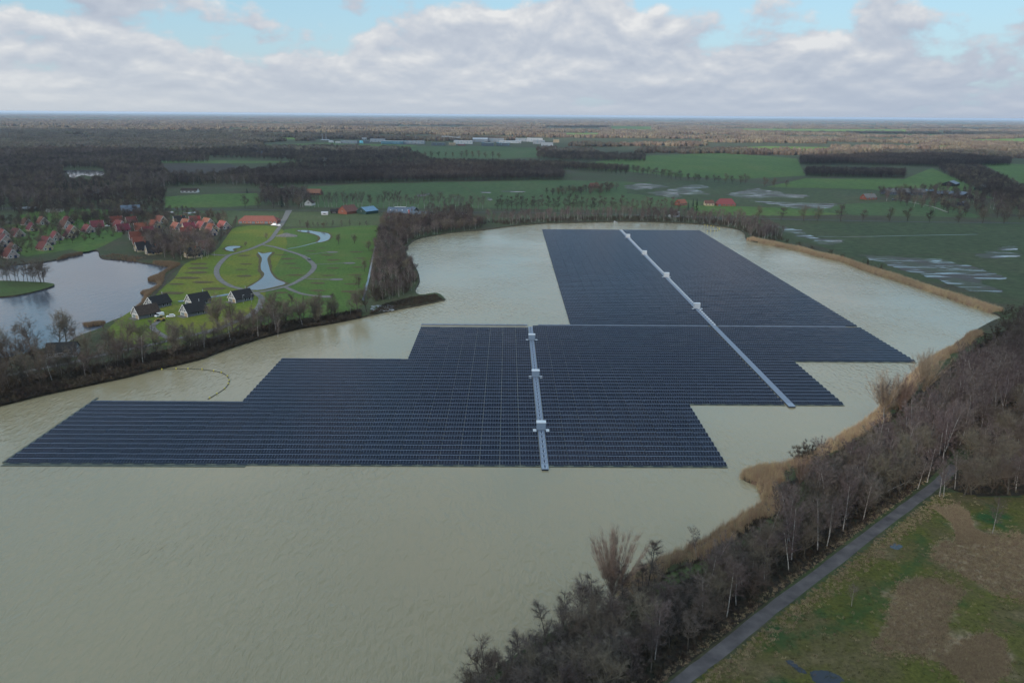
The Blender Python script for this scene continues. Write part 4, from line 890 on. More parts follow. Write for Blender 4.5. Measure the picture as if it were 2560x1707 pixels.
# industrial estate: left, right, base, height (crop pixels), depth m, wall, roof, kind
IND = [('I', 650, 760, 170, 16, m_lgrey, m_silver, 'gabled pale hall below the two chimneys'), ('I', 760, 815, 200, 30, m_white, m_silver, 'small white gabled hall'), ('I', 850, 910, 208, 28, m_white, m_dgrey, 'white office block with dark bays'),
       ('I', 915, 1135, 210, 36, m_lgrey, m_lgrey, 'long plain grey hall'), ('I', 1140, 1170, 210, 38, m_dgrey, m_dgrey, 'narrow dark block beside the cyan panel'), ('I', 1171, 1210, 211, 40, m_cyan, m_cyan, 'small block with bright cyan front'), ('I', 1228, 1300, 206, 34, m_dgrey, m_slate, 'dark hall right of the cyan block'),
       ('I', 1200, 1260, 160, 30, m_silver, m_lgrey, 'pale hall behind the cyan block'), ('I', 1310, 1500, 190, 44, m_silver, m_lgrey, 'long silver hall with flat roof'), ('I', 1460, 1750, 216, 40, m_teal, m_silver, 'blue-green glazed showroom'), ('I', 1755, 2030, 216, 40, m_lgrey, m_teal, 'long hall with blue-green roof'), ('I', 1480, 1580, 140, 16, m_silver, m_silver, 'white hall at the back'),
       ('I', 1810, 1880, 165, 24, m_brick, m_lgrey, 'brick hall at the back'), ('I', 1915, 2040, 165, 42, m_silver, m_lgrey, 'tall silver hall at the back'), ('I', 2130, 2310, 236, 36, m_dgrey, m_dgrey, 'low dark two-tier building'), ('J', 128, 228, 165, 58, m_lgrey, m_lgrey, 'tall grey block at the rear'), ('J', 225, 460, 168, 46, m_lgrey, m_silver, 'wide grey hall at the rear'),
       ('J', 225, 310, 238, 40, m_sandb, m_sandb, 'sand-coloured office block'), ('J', 290, 540, 215, 45, m_silver, m_silver, 'wide silver warehouse with flat roof'), ('J', 345, 440, 240, 24, m_brick, m_lgrey, 'brick workshop with white doors'), ('J', 545, 745, 190, 60, m_lgrey, m_silver, 'big warehouse with white rooflights'), ('J', 745, 960, 190, 50, m_lgrey, m_lgrey, 'plain grey warehouse extension'),
       ('J', 660, 825, 243, 44, m_dgrey, m_teal, 'dark-windowed office with teal band'), ('J', 860, 1045, 243, 44, m_dgrey, m_teal, 'second dark-windowed office with teal band'), ('J', 900, 1190, 205, 32, m_silver, m_silver, 'long low white hall'), ('J', 1115, 1270, 185, 45, m_lgrey, m_lgrey, 'grey hall with sloping roof'), ('J', 1270, 1480, 188, 52, m_silver, m_silver, 'sunlit cream-white warehouse, tallest on the right'),
       ('J', 1350, 1510, 218, 55, m_lgrey, m_lgrey, 'hall with small yellow sign'), ('J', 1460, 1620, 240, 48, m_silver, m_dgrey, 'white hall with dark arched openings'), ('J', 1620, 1700, 200, 48, m_sandb, m_lgrey, 'tall beige tower block at the right end')]
for k, x0, x1, yb_, hp, wm, rm, lb in IND:
    p = C(k, (x0 + x1) / 2, yb_); s = ppm(p) / CROP[k][2]; L = (x1 - x0) / s; h = hp / s * .9
    gab = 'gabled' in lb or 'rooflights' in lb; W = min(45, max(16, L * .5)); p = p + Vector((0, W/2, 0))
    building('industrial_hall', lb + ' in the distant industrial estate', 'hall', p, R(-1.5), L, W, h * (.7 if gab else 1), h * .3 if gab else 0, wm, rm, max(3, int(L / 12)), 'halls of the industrial estate', doors=2, pane=m_teal)
for i, x in enumerate((674, 724)):
    p = C('I', x, 165); t = MB(); t.tube((0, 0, 0), (0, 0, 26), 1.3, .9, 10, 0, True); t.tube((0, 0, 26), (0, 0, 27), 1.2, 1.2, 10, 0, True)
    tag(t.build('chimney_stack', m_silver, None, p), ('left' if i == 0 else 'right') + ' of two pale chimneys at the left end of the estate', 'chimney', 'chimneys of the industrial estate')
p = C('F', 1180, 345); fp = empty('flagpole', p); tag(fp, 'red and white banner on a pole by the blue-grey barn', 'flag')
t = MB(); t.tube((0, 0, 0), (0, 0, 9), .07, .05, 6, 0, True); t.build('pole', m_white, fp)
t = MB(); t.box(.05, 1.6, -.02, .02, 2.8, 8.8); t.build('banner', mat('red_cloth', (.45, .03, .03), .8), fp); t = MB(); t.box(.5, 1.0, -.028, -.0205, 4.0, 7.5); t.build('stripe', m_white, fp)

# ---------------------------------------------------------------- vehicles
m_tyre = mat('tyre_rubber', (0.02, 0.02, 0.02), 0.9); m_carw = mat('white_car_paint', (0.70, 0.71, 0.73), 0.3, 0.03, spec=0.5); m_card = mat('dark_car_paint', (0.05, 0.06, 0.075), 0.3, 0.05, spec=0.5)
m_yel = mat('yellow_machine_paint', (0.28, 0.19, 0.06), 0.5, 0.15)
def vehicle(label, p, hd, body, L=4.5, W=1.8, h=1.5, van=False, grp='parked vehicles'):
    root = empty('parked_van' if van else 'parked_car', p, hd); tag(root, label, 'van' if van else 'car', grp)
    if van: prof = [(-L/2, .35), (L/2, .35), (L/2, .95), (L/2 - .75, 1.15), (L/2 - 1.35, h - .12), (L/2 - 1.7, h), (-L/2 + .1, h), (-L/2, h - .15)]
    else: prof = [(-L/2, .32), (L/2, .32), (L/2, .75), (L/2 - 1.05, .95), (L/2 - 1.75, h - .05), (-L/2 + 1.0, h), (-L/2 + .15, .98), (-L/2, .9)]
    b = MB(); n = len(prof)
    for s, ins in ((-1, 0), (1, 0)): b.v += [(x, s * (W/2 - (.12 if z > 1.05 else 0)), z) for x, z in prof]
    for i in range(n): j = (i + 1) % n; b.face((i, j, n + j, n + i))
    b.face(list(reversed(range(n)))); b.face([n + i for i in range(n)]); b.build('body', body, root)
    for s in (-1, 1):
        g = MB(); y = s * (W/2 - .05); x0, x1 = (L/2 - 1.6, L/2 - .95) if van else (-L/2 + .75, L/2 - 1.5)
        g.box(x0, x1, min(y, y + s * .07), max(y, y + s * .07), 1.02, h - .14); g.build('side_window', m_pane, root)
        for x in (-L/2 + .85, L/2 - .85):
            w = MB(); w.tube((x, s * (W/2 - .16), .33), (x, s * (W/2 + .02), .33), .33, .33, 12, 0, True); ww = w.build('wheel', m_tyre, root)
            r = MB(); r.tube((x, s * (W/2 + .02), .33), (x, s * (W/2 + .03), .33), .19, .19, 10, 0, True); r.build('rim', m_silver, ww)
        hl = MB(); hl.box(L/2 - .02, L/2 + .03, s * W * .36 - .18, s * W * .36 + .18, .58, .72); hl.build('headlight', m_white, root)
    ws = MB()
    a, b_ = (prof[3], prof[4]); ws.v = [(a[0] + .03, -W/2 + .15, a[1] + .04), (a[0] + .03, W/2 - .15, a[1] + .04), (b_[0] + .05, W/2 - .22, b_[1] - .02), (b_[0] + .05, -W/2 + .22, b_[1] - .02)]; ws.face((0, 1, 2, 3)); ws.build('windscreen', m_pane, root)
    return root
vehicle('white van parked beside the brown-roofed timber cottage', C('K', 515, 725), R(235), m_carw, 5.2, 2.0, 2.2, True)
vehicle('white car with open back parked before the black-roofed timber cottages', C('K', 700, 735), R(200), m_carw, 4.8, 1.9, 1.6)
vehicle('dark car standing on the gravel loop path', C(5, 917, 505), R(118), m_card, 4.7, 1.9, 1.6)
vehicle('left white van parked at the end of the long red barn', C(5, 620, 215), R(175), m_carw, 5.6, 2.0, 2.3, True)
vehicle('right white car parked at the end of the long red barn', C(5, 660, 218), R(170), m_carw)
vehicle('white van parked below the long dark shed', C('F', 1290, 372), R(0), m_carw, 7.5, 2.2, 2.6, True)
vehicle('white car parked left of the van below the dark shed', C('F', 1212, 368), R(0), m_carw)
vehicle('white car parked in the village lane by the red roof', C('A', 1975, 268), R(10), m_carw)
vehicle('white car seen by itself at the bottom of the village', C('B', 650, 800), R(20), m_carw)
vehicle('dark trailer-like car before the long grey-roofed barn', C('R', 615, 380), R(0), m_card, 6.5, 2.3, 2.2, True)
def loader(p, hd):
    root = empty('wheel_loader', p, hd); tag(root, 'yellow wheel loader on the gravel in front of the brown-roofed cottage', 'loader')
    b = MB(); b.box(-2.6, -.2, -1.0, 1.0, .8, 2.0); b.box(-.2, 1.5, -.8, .8, .7, 1.4); b.build('body', m_yel, root)
    c = MB(); c.box(-1.3, .1, -.75, .75, 2.0, 3.2); cc = c.build('cab', m_pane, root); r = MB(); r.box(-1.45, .25, -.85, .85, 3.2, 3.35); r.build('cab_roof', m_yel, cc)
    for x in (-1.8, 1.0):
        for s in (-1, 1): w = MB(); w.tube((x, s * .75, .75), (x, s * 1.25, .75), .75, .75, 12, 0, True); w.build('wheel', m_tyre, root)
    for s in (-1, 1): a = MB(); a.beam((.6, s * .5, 1.6), (2.6, s * .5, .7), .2, .3); a.build('lift_arm', m_yel, root)
    k = MB(); k.box(2.5, 3.4, -1.3, 1.3, .2, .35); k.box(2.45, 2.6, -1.3, 1.3, .35, 1.2); k.build('bucket', m_yel, root)
loader(C('K', 530, 800), R(200))
# heap of gravel by the drive, lamp posts, small work boat at the far bank
mb = MB(); n = 18; rg = random.Random(4)
for r_ in range(5):
    for i in range(n): t = 2 * math.pi * i / n; q = 1 - r_ / 5; mb.v.append((11 * q * math.cos(t) * rg.uniform(.9, 1.1), 5.5 * q * math.sin(t) * rg.uniform(.9, 1.1), 3.4 * (r_ / 5) ** .8))
mb.v.append((0, 0, 3.4))
for r_ in range(4):
    for i in range(n): a, b = r_ * n + i, r_ * n + (i + 1) % n; mb.face((a, b, b + n, a + n))
for i in range(n): mb.face((4 * n + i, 4 * n + (i + 1) % n, 5 * n))
tag(mb.build('gravel_heap', m_path, None, C(5, 730, 305)), 'grey heap of gravel beside the drive', 'heap')
for i, (x, y, l) in enumerate([(1885, 520, 'in front of the lone timber cottage'), (2020, 500, 'behind the lone timber cottage')]):
    q = empty('lamp_post', C('K', x, y)); tag(q, 'thin pale lamp post ' + l, 'lamp post', 'lamp posts by the timber cottages')
    t = MB(); t.tube((0, 0, 0), (0, 0, 5.6), .07, .05, 6, 0, True); t.build('post', m_silver, q); t = MB(); t.box(0, 1.0, -.12, .12, 5.5, 5.64); t.build('lamp_head', m_silver, q)
q = empty('work_boat', C('M', 935, 62, 0.0), R(5), 0.6); tag(q, 'small pale work boat at the far bank', 'boat')
t = MB(); t.box(-3.5, 3, -1.1, 1.1, -.2, .7); t.tri((3, -1.1, .7), (4.6, 0, .8), (3, 1.1, .7)); t.tri((3, -1.1, -.2), (4.6, 0, .8), (3, -1.1, .7)); t.tri((3, 1.1, .7), (4.6, 0, .8), (3, 1.1, -.2)); t.build('hull', m_lgrey, q)
t = MB(); t.box(-2.4, -.4, -.8, .8, .7, 2.3); t.build('cabin', m_cab, q)
q = empty('tank', C('H', 180, 392)); tag(q, 'small white round tank beside the utility hut', 'tank'); t = MB()
for i in range(6): a0, a1 = -1.57 + math.pi * i / 6, -1.57 + math.pi * (i + 1) / 6; t.tube((0, 0, 1.6 + 1.5 * math.sin(a0)), (0, 0, 1.6 + 1.5 * math.sin(a1)), max(.02, 1.5 * math.cos(a0)), max(.02, 1.5 * math.cos(a1)), 12)
t.build('vessel', m_white, q); t = MB(); t.box(-.8, .8, -.8, .8, -.1, .3); t.build('plinth', m_lgrey, q)
# ---------------------------------------------------------------- trees, shrubs, reeds
m_bark = mat('grey_brown_bark', (0.066, 0.057, 0.048), 0.95, 0.35, 1.5, rand=0.2)
m_birch = mat('birch_bark', (0.36, 0.34, 0.32), 0.9, 0.5, 2.0, rand=0.15)
m_twig = mat('bare_twigs', (0.106, 0.085, 0.074), 0.95, 0.35, 0.5, rand=0.25)
m_twigp = mat('purple_birch_twigs', (0.132, 0.100, 0.092), 0.95, 0.3, 0.5, rand=0.22)
m_twigw = mat('straw_willow_twigs', (0.25, 0.185, 0.135), 0.95, 0.3, 0.5, rand=0.2)
m_twigo = mat('lichen_green_twigs', (0.120, 0.096, 0.074), 0.95, 0.3, 0.5, rand=0.22)
m_farwood = mat('distant_bare_wood', (0.098, 0.077, 0.056), 0.95, 0.3, 0.12, rand=0.12)
m_needle = mat('dark_conifer_needles', (0.022, 0.034, 0.022), 0.9, 0.4, 0.6, rand=0.2)
m_shrub = mat('brown_scrub_twigs', (0.076, 0.058, 0.044), 0.95, 0.4, 0.5, rand=0.28)
m_reed = mat('dry_reed', (0.46, 0.33, 0.21), 0.95, 0.35, 0.4, rand=0.22)
m_reedb = mat('brown_reed', (0.21, 0.145, 0.095), 0.95, 0.35, 0.4, rand=0.22)
m_dry = mat('dry_grass_blades', (0.34, 0.255, 0.165), 0.95, 0.4, 0.4, rand=0.28)
m_bramble = mat('withered_bramble', (0.072, 0.054, 0.038), 0.95, 0.4, 0.5, rand=0.3)
m_ivy = mat('ivy_leaf_green', (0.018, 0.038, 0.014), 0.8, 0.4, 0.5, rand=0.2)

def rdir(rng, el0, el1, az=None):
    az = rng.uniform(0, 6.283) if az is None else az; el = R(rng.uniform(el0, el1))
    return Vector((math.cos(az) * math.cos(el), math.sin(az) * math.cos(el), math.sin(el)))
def bent(mb, p, d, l, r0, r1, segs, rng, wob, up, n=4, m=0):
    """a bending tapered limb; returns its points"""
    out = [p.copy()]
    for i in range(segs):
        d = (d + Vector((rng.uniform(-wob, wob), rng.uniform(-wob, wob), rng.uniform(-wob, wob) + up))).normalized()
        q = p + d * (l / segs); a = r0 + (r1 - r0) * i / segs; b = r0 + (r1 - r0) * (i + 1) / segs
        mb.tube(p, q, a, b, n, m); p = q; out.append(p.copy())
    return out, d
def twigs(mb, p, d, l, n, w, rng, spread=0.9, m=0, droop=0.0):
    for _ in range(n):
        e = (d + Vector((rng.uniform(-spread, spread), rng.uniform(-spread, spread), rng.uniform(-spread, spread) - droop))).normalized()
        ll = l * rng.uniform(0.5, 1.25); s = e.orthogonal().normalized(); s.rotate(Matrix.Rotation(rng.uniform(0, 6.28), 3, e)) if hasattr(s, 'rotate') else None
        b = p + Vector((rng.uniform(-.2, .2), rng.uniform(-.2, .2), rng.uniform(-.2, .2))) * l * .5
        k = b + e * ll * .5 + Vector((rng.uniform(-.12, .12), rng.uniform(-.12, .12), rng.uniform(-.12, .12))) * ll
        mb.tri(b - s * w / 2, b + s * w / 2, b + e * ll, m)
        f = (e + Vector((rng.uniform(-.9, .9), rng.uniform(-.9, .9), rng.uniform(-.7, .7)))).normalized()
        mb.tri(k - s * w * .35, k + s * w * .35, k + f * ll * .6, m)
def gen_tree(style, seed, q=1.0, tw=0.05):
    """unit trees about H metres tall; q scales the number of twigs, tw their width"""
    rng = random.Random(seed); T = MB(); K = MB(); V0 = Vector((0, 0, -.3))
    if style == 'oak':
        H = 13; tr, d = bent(T, V0, Vector((rng.uniform(-.1, .1), rng.uniform(-.1, .1), 1)).normalized(), H * .74, .28, .07, 5, rng, .10, .05, 6)
        for i in range(12):
            bi = rng.choice([1, 2, 2, 3, 3, 4, 4, 5]); b = tr[bi]; L = H * rng.uniform(.8, 1.1) * (.20, .34, .42, .36, .29, .24)[bi]
            lp, ld = bent(K, b, rdir(rng, 15, 62, i * 2.4 + rng.uniform(-.4, .4)), L, .11, .035, 4, rng, .2, .07, 4)
            for j in range(10):
                c = lp[rng.choice([1, 2, 2, 3, 3, 4, 4])]; e = (ld * .5 + rdir(rng, -20, 70)).normalized()
                sp, sd = bent(K, c, e, H * rng.uniform(.12, .23), .045, .018, 2, rng, .25, .05, 3)
                for s in sp[1:]: twigs(K, s, sd, H * .105, max(1, int(5 * q)), tw, rng, 1.0)
    elif style == 'birch':
        H = 15; tr, d = bent(T, V0, Vector((rng.uniform(-.14, .14), rng.uniform(-.14, .14), 1)).normalized(), H * .93, .15, .025, 8, rng, .055, .02, 5)
        for i in range(26):
            t = rng.uniform(.28, .97); k = t * 8; b = tr[int(k)].lerp(tr[min(8, int(k) + 1)], k % 1); L = H * (.10 + .22 * (1 - abs(t - .45)))
            lp, ld = bent(K, b, rdir(rng, 30, 62, i * 2.4), L, .040, .014, 3, rng, .15, .10, 3)
            for c in lp[1:]: twigs(K, c, ld, H * .075, max(1, int(13 * q)), tw * .85, rng, .9, 0, .15)
    elif style == 'alder':
        H = 14; tr, d = bent(T, V0, Vector((rng.uniform(-.06, .06), rng.uniform(-.06, .06), 1)).normalized(), H * .95, .20, .03, 8, rng, .04, .02, 5)
        for i in range(30):
            t = rng.uniform(.22, .98); k = t * 8; b = tr[int(k)].lerp(tr[min(8, int(k) + 1)], k % 1); L = H * (.07 + .26 * (1 - t))
            lp, ld = bent(K, b, rdir(rng, 12, 48, i * 2.4), L, .05, .016, 3, rng, .15, .06, 3)
            for c in lp[1:]: twigs(K, c, ld, H * .088, max(1, int(9 * q)), tw * .85, rng, 1.0)
    elif style == 'willow':
        H = 14; tr, d = bent(T, V0, Vector((0, 0, 1)), H * .16, .42, .36, 2, rng, .04, 0, 7)
        for i in range(64):
            e = rdir(rng, 56, 89, i * 2.4); lp, ld = bent(K, tr[-1] + Vector((e.x, e.y, 0)) * .25, e, H * rng.uniform(.45, .84), .045, .010, 5, rng, .07, .04, 3)
            for c in lp[2:]: twigs(K, c, ld, H * .15, max(1, int(5 * q)), tw * .75, rng, .26)
    elif style == 'shrub':
        H = 4.2
        for i in range(13):
            e = rdir(rng, 30, 85, i * 2.4); lp, ld = bent(K, Vector((e.x * .5, e.y * .5, -.2)), e, H * rng.uniform(.6, 1.0), .05, .015, 3, rng, .2, .08, 3)
            for c in lp[1:]: twigs(K, c, ld, H * .20, max(2, int(13 * q)), tw, rng, .85)
    elif style == 'conifer':
        H = 14; tr, d = bent(T, V0, Vector((0, 0, 1)), H, .20, .02, 3, rng, .01, 0, 5)
        for i in range(int(420 * q)):
            t = rng.random() ** .8; z = H * (.10 + .88 * t); r = H * .21 * (1 - t) + .25; e = rdir(rng, -30, 5); b = Vector((e.x * r * .15, e.y * r * .15, z)); s = e.orthogonal().normalized() * (.34 + .3 * (1 - t))
            tip = b + e * r * rng.uniform(.7, 1.1); k = b + e * r * .55 ; s = Vector((-e.y, e.x, 0)).normalized() * s.length * .8
            K.tri(b, k + s, tip); K.tri(b, tip, k - s)
    return T, K
STY = {'oak': (m_bark, m_twigo), 'birch': (m_birch, m_twigp), 'alder': (m_bark, m_twig), 'willow': (m_bark, m_twigw), 'shrub': (m_shrub, m_shrub), 'conifer': (m_bark, m_needle)}
NEAR = {}
for st, nv, q, tw in (('oak', 4, 2.0, .042), ('birch', 4, 1.5, .05), ('alder', 3, 1.5, .055), ('willow', 3, 2.2, .055), ('shrub', 3, 2.0, .05), ('conifer', 2, 1.0, 0)):
    NEAR[st] = []
    for i in range(nv):
        T, K = gen_tree(st, 100 + i * 7 + len(st), q, tw)
        NEAR[st].append((T.mesh(st + '_trunk', [STY[st][0]]) if T.v else None, K.mesh(st + '_crown', [STY[st][1]])))
def joined(st, seed, q, tw, cm=None):
    T, K = gen_tree(st, seed, q, tw); k = len(T.v); T.v += K.v; T.f += [tuple(i + k for i in f) for f in K.f]; T.m = [0] * T.m.__len__() + [1] * len(K.m)
    return T.mesh(st + '_whole', [STY[st][0], cm or STY[st][1]])
m_twigm = mat('dark_wood_twigs', (0.086, 0.066, 0.058), 0.95, 0.35, 0.3, rand=0.3)
m_twigl = mat('light_brown_wood_twigs', (0.120, 0.094, 0.070), 0.95, 0.35, 0.3, rand=0.25)
MIDM = {'oak': [joined('oak', 300 + i, .55, .17, m_twigm if i % 2 else m_twigl) for i in range(4)], 'elm': [joined('oak', 390 + i, .55, .17, m_twigm) for i in range(3)], 'birch': [joined('birch', 320 + i, .55, .15) for i in range(3)], 'alder': [joined('alder', 340 + i, .6, .16, m_twigm) for i in range(3)],
        'shrub': [joined('shrub', 360 + i, .6, .13) for i in range(3)], 'conifer': [joined('conifer', 380 + i, .6, .1) for i in range(2)]}
MIDO = {k: [proto('wood_%s_%s' % (k, 'abcd'[i]), m) for i, m in enumerate(v)] for k, v in MIDM.items()}
NEARO = {k: [proto('thicket_%s_%s' % (k, 'abcd'[i]), joined(k, 500 + i, q, tw)) for i in range(3)] for k, q, tw in (('oak', 1.5, .06), ('birch', 1.2, .055), ('shrub', 1.5, .055))}
HT = {'oak': 13, 'birch': 15, 'alder': 14, 'willow': 14, 'shrub': 4.2, 'conifer': 14, 'elm': 13}
NAMES = {'oak': 'bare_tree', 'birch': 'birch_tree', 'alder': 'alder_tree', 'willow': 'willow_tree', 'shrub': 'bare_shrub', 'conifer': 'conifer_tree'}
rv = random.Random(77)
COUNT = {}
def plant(st, x, y, h, label, group, cat='tree', z=LZ, lean=0.06, near=True, sx=1.0):
    """one individual tree"""
    COUNT[st] = COUNT.get(st, 0) + 1
    s = h / HT[st]; v = rv.randrange(len(NEAR[st]))
    if near:
        o = empty(NAMES[st], (x, y, z), rv.uniform(0, 6.28), (s * sx, s * sx, s)); o.rotation_euler = (rv.gauss(0, lean), rv.gauss(0, lean), rv.uniform(0, 6.28))
        t, k = NEAR[st][v]
        if t: link('trunk', t, o)
        link('crown' if st != 'shrub' else 'stems', k, o)
    else:
        o = link(NAMES[st], MIDM[st][v % len(MIDM[st])], None, (x, y, z), rv.uniform(0, 6.28)); o.scale = (s * sx, s * sx, s)
    tag(o, label, cat, group); return o

# small ground plants
def tuft(n, h, w, spread, lean, m, name, seed, curve=0.0):
    rng = random.Random(seed); mb = MB()
    for i in range(n):
        a = rng.uniform(0, 6.28); r = spread * math.sqrt(rng.random()); b = Vector((r * math.cos(a), r * math.sin(a), -.08)); hh = h * rng.uniform(.6, 1.15)
        tip = b + Vector((rng.gauss(0, lean), rng.gauss(0, lean), 1)).normalized() * hh; s = Vector((math.cos(a * 3), math.sin(a * 3), 0)) * w * rng.uniform(.7, 1.3) / 2
        mb.tri(b - s, b + s, tip)
    return proto(name, mb.mesh(name, [m]))
def bush(n, h, r, w, m, name, seed):
    rng = random.Random(seed); mb = MB()
    for i in range(n):
        e = rdir(rng, 5, 90); b = Vector((e.x * r * rng.random() * .6, e.y * r * rng.random() * .6, max(0, e.z * h * rng.random() * .6))); f = (e + Vector((rng.gauss(0, .5), rng.gauss(0, .5), rng.gauss(0, .4)))).normalized(); l = h * rng.uniform(.35, .8)
        s = f.orthogonal().normalized() * w / 2; mb.tri(b - s, b + s, b + f * l)
    return proto(name, mb.mesh(name, [m]))
P_reed = [tuft(26, 2.5, .07, .9, .14, m_reed, 'reed_tuft_' + 'abc'[i], 40 + i) for i in range(3)]
P_reedb = [tuft(24, 2.1, .08, .9, .2, m_reedb, 'brown_reed_tuft_' + 'ab'[i], 50 + i) for i in range(2)]
P_dry = [tuft(22, .62, .07, .5, .5, m_dry, 'dry_tuft_' + 'abc'[i], 60 + i) for i in range(3)]
m_moss = mat('olive_tussock_blades', (0.075, 0.075, 0.026), 0.95, 0.4, 0.4, rand=0.35)
P_moss = [tuft(20, .45, .07, .45, .6, m_moss, 'moss_tuft_' + 'ab'[i], 65 + i) for i in range(2)]
P_bram = [bush(60, 1.1, 1.0, .06, m_bramble, 'bramble_' + 'abc'[i], 70 + i) for i in range(3)]
P_ivy = [bush(70, 1.0, 1.1, .16, m_ivy, 'evergreen_bush_' + 'ab'[i], 80 + i) for i in range(2)]
def lump(seed):
    rng = random.Random(seed); mb = MB(); n = 9; rings = 4
    for t in range(16):
        cx, cy = rng.uniform(-26, 26), rng.uniform(-14, 14); r = rng.uniform(4, 7.5); H = rng.uniform(9, 15); k = len(mb.v)
        for a in range(rings):
            f = a / rings; z = H * (.18 + .82 * math.sin(f * 1.57)) if a else -.5; q = r * math.cos(f * 1.45) * (1 if a else .8)
            for i in range(n): an = 6.283 * i / n; mb.v.append((cx + q * math.cos(an) * rng.uniform(.75, 1.25), cy + q * math.sin(an) * rng.uniform(.75, 1.25), z + (rng.uniform(-.8, .8) if a else 0)))
        mb.v.append((cx, cy, H + rng.uniform(0, 1)))
        for a in range(rings - 1):
            for i in range(n): p, q2 = k + a * n + i, k + a * n + (i + 1) % n; mb.face((p, q2, q2 + n, p + n))
        for i in range(n): mb.face((k + (rings - 1) * n + i, k + (rings - 1) * n + (i + 1) % n, k + rings * n))
    return mb
P_lump = [proto('far_wood_clump_' + 'abc'[i], lump(900 + i).mesh('far_wood_clump', [m_farwood])) for i in range(3)]
# ---------------------------------------------------------------- planting
def xy(l): return [(p.x, p.y) for p in l]
rw = random.Random(3)
CLEAR = [xy(DL([(142, 388), (240, 388), (246, 412), (200, 426), (150, 420)])), xy(DL([(365, 376), (520, 372), (575, 392), (500, 408), (385, 410)])), xy(DL([(380, 430), (520, 424), (590, 430), (590, 446), (380, 456)]))]
def wet(x, y): return inside(LAKE, x, y) or inside(LAKE2, x, y)
def wood(label, poly, spacing, kinds, smin=.8, smax=1.25, name='wood', near=False, dry=True, n=60000):
    P = xy(poly); a = abs(sum(P[i][0] * P[i-1][1] - P[i-1][0] * P[i][1] for i in range(len(P)))) / 2
    pts = rnd_in(P, min(n, int(a / spacing ** 2 * 1.1)), rw, spacing * .7, 12)
    if dry: pts = [p for p in pts if not any(inside(c_, *p) for c_ in CLEAR) and not wet(*p) and not any((p[0]-a)**2 + (p[1]-b)**2 < 36 for a, b in COTT_POS)]
    pr = []
    for k in kinds: pr += (NEARO if near else MIDO)[k]
    return scatter(name, pts, pr, label, rw, smin, smax)

# --- right bank in the foreground
SHORE = [D(x, y) for x, y in [(960, 1720), (1030, 1660), (1100, 1595), (1180, 1530), (1245, 1483), (1310, 1446), (1400, 1412), (1450, 1365), (1520, 1320), (1600, 1285), (1700, 1222), (1775, 1165), (1800, 1115), (1870, 1072), (1960, 1015), (2035, 965), (2095, 915), (2150, 862), (2225, 810), (2300, 762), (2420, 730)]]
PATHL = [D(x, y) for x, y in [(1200, 1880), (1400, 1690), (1520, 1568), (1640, 1478), (1760, 1382), (1880, 1292), (1990, 1207), (2070, 1148), (2140, 1094), (2190, 1042), (2260, 980), (2400, 905), (2560, 860)]]
STRIP = xy(SHORE) + xy(PATHL[::-1])
RIGHTW = xy([D(x, y) for x, y in [(2170, 1118), (2215, 1062), (2280, 1000), (2420, 930), (2620, 880), (2900, 900), (2900, 1150), (2420, 1130), (2340, 1138), (2230, 1140)]])
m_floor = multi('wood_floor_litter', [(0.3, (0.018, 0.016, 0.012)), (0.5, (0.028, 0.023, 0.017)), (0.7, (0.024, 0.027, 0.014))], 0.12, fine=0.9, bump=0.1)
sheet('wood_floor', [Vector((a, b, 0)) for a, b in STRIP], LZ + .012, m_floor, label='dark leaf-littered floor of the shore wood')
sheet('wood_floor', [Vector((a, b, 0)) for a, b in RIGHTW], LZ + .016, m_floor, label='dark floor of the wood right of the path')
m_meadow = multi('mossy_meadow', [(0.30, (0.050, 0.056, 0.011)), (0.44, (0.068, 0.068, 0.014)), (0.55, (0.070, 0.060, 0.022)), (0.70, (0.115, 0.088, 0.048))], 0.05, fine=1.1, bump=0.12, scale2=0.045, stops2=(0.018, 0.050, 0.014), fac2=(0.56, 0.66))
MEADOW = [D(x, y) for x, y in [(1490, 1680), (1612, 1568), (1700, 1500), (1810, 1411), (1930, 1321), (2040, 1235), (2118, 1175), (2178, 1130), (2260, 1146), (2360, 1142), (2480, 1140), (2900, 1160), (2900, 1900), (1400, 1900)]]
MEADOW_LABEL = 'mossy green and tawny meadow right of the cinder path'
DRY = [CL(8, [(1075, 1000), (1180, 965), (1290, 970), (1400, 1000), (1420, 1060), (1370, 1130), (1340, 1220), (1370, 1320), (1310, 1400), (1150, 1380), (960, 1345), (950, 1310), (1010, 1250), (1030, 1150)]),
       CL(8, [(1270, 815), (1330, 740), (1480, 735), (1600, 700), (1830, 690), (1850, 1050), (1760, 1060), (1650, 1030), (1540, 960), (1420, 900), (1330, 850)]),
       CL(8, [(1300, 540), (1420, 520), (1480, 560), (1500, 640), (1600, 690), (1560, 720), (1420, 700), (1400, 620), (1340, 570)]),
       CL(8, [(1340, 1430), (1460, 1330), (1600, 1280), (1680, 1330), (1700, 1480), (1600, 1568), (1500, 1560)])]
VEIN = CL(8, [(1180, 700), (1230, 760), (1200, 830), (1120, 900), (1060, 960), (930, 1000), (860, 1040), (870, 1100), (800, 1200), (640, 1250), (420, 1290), (300, 1360)])
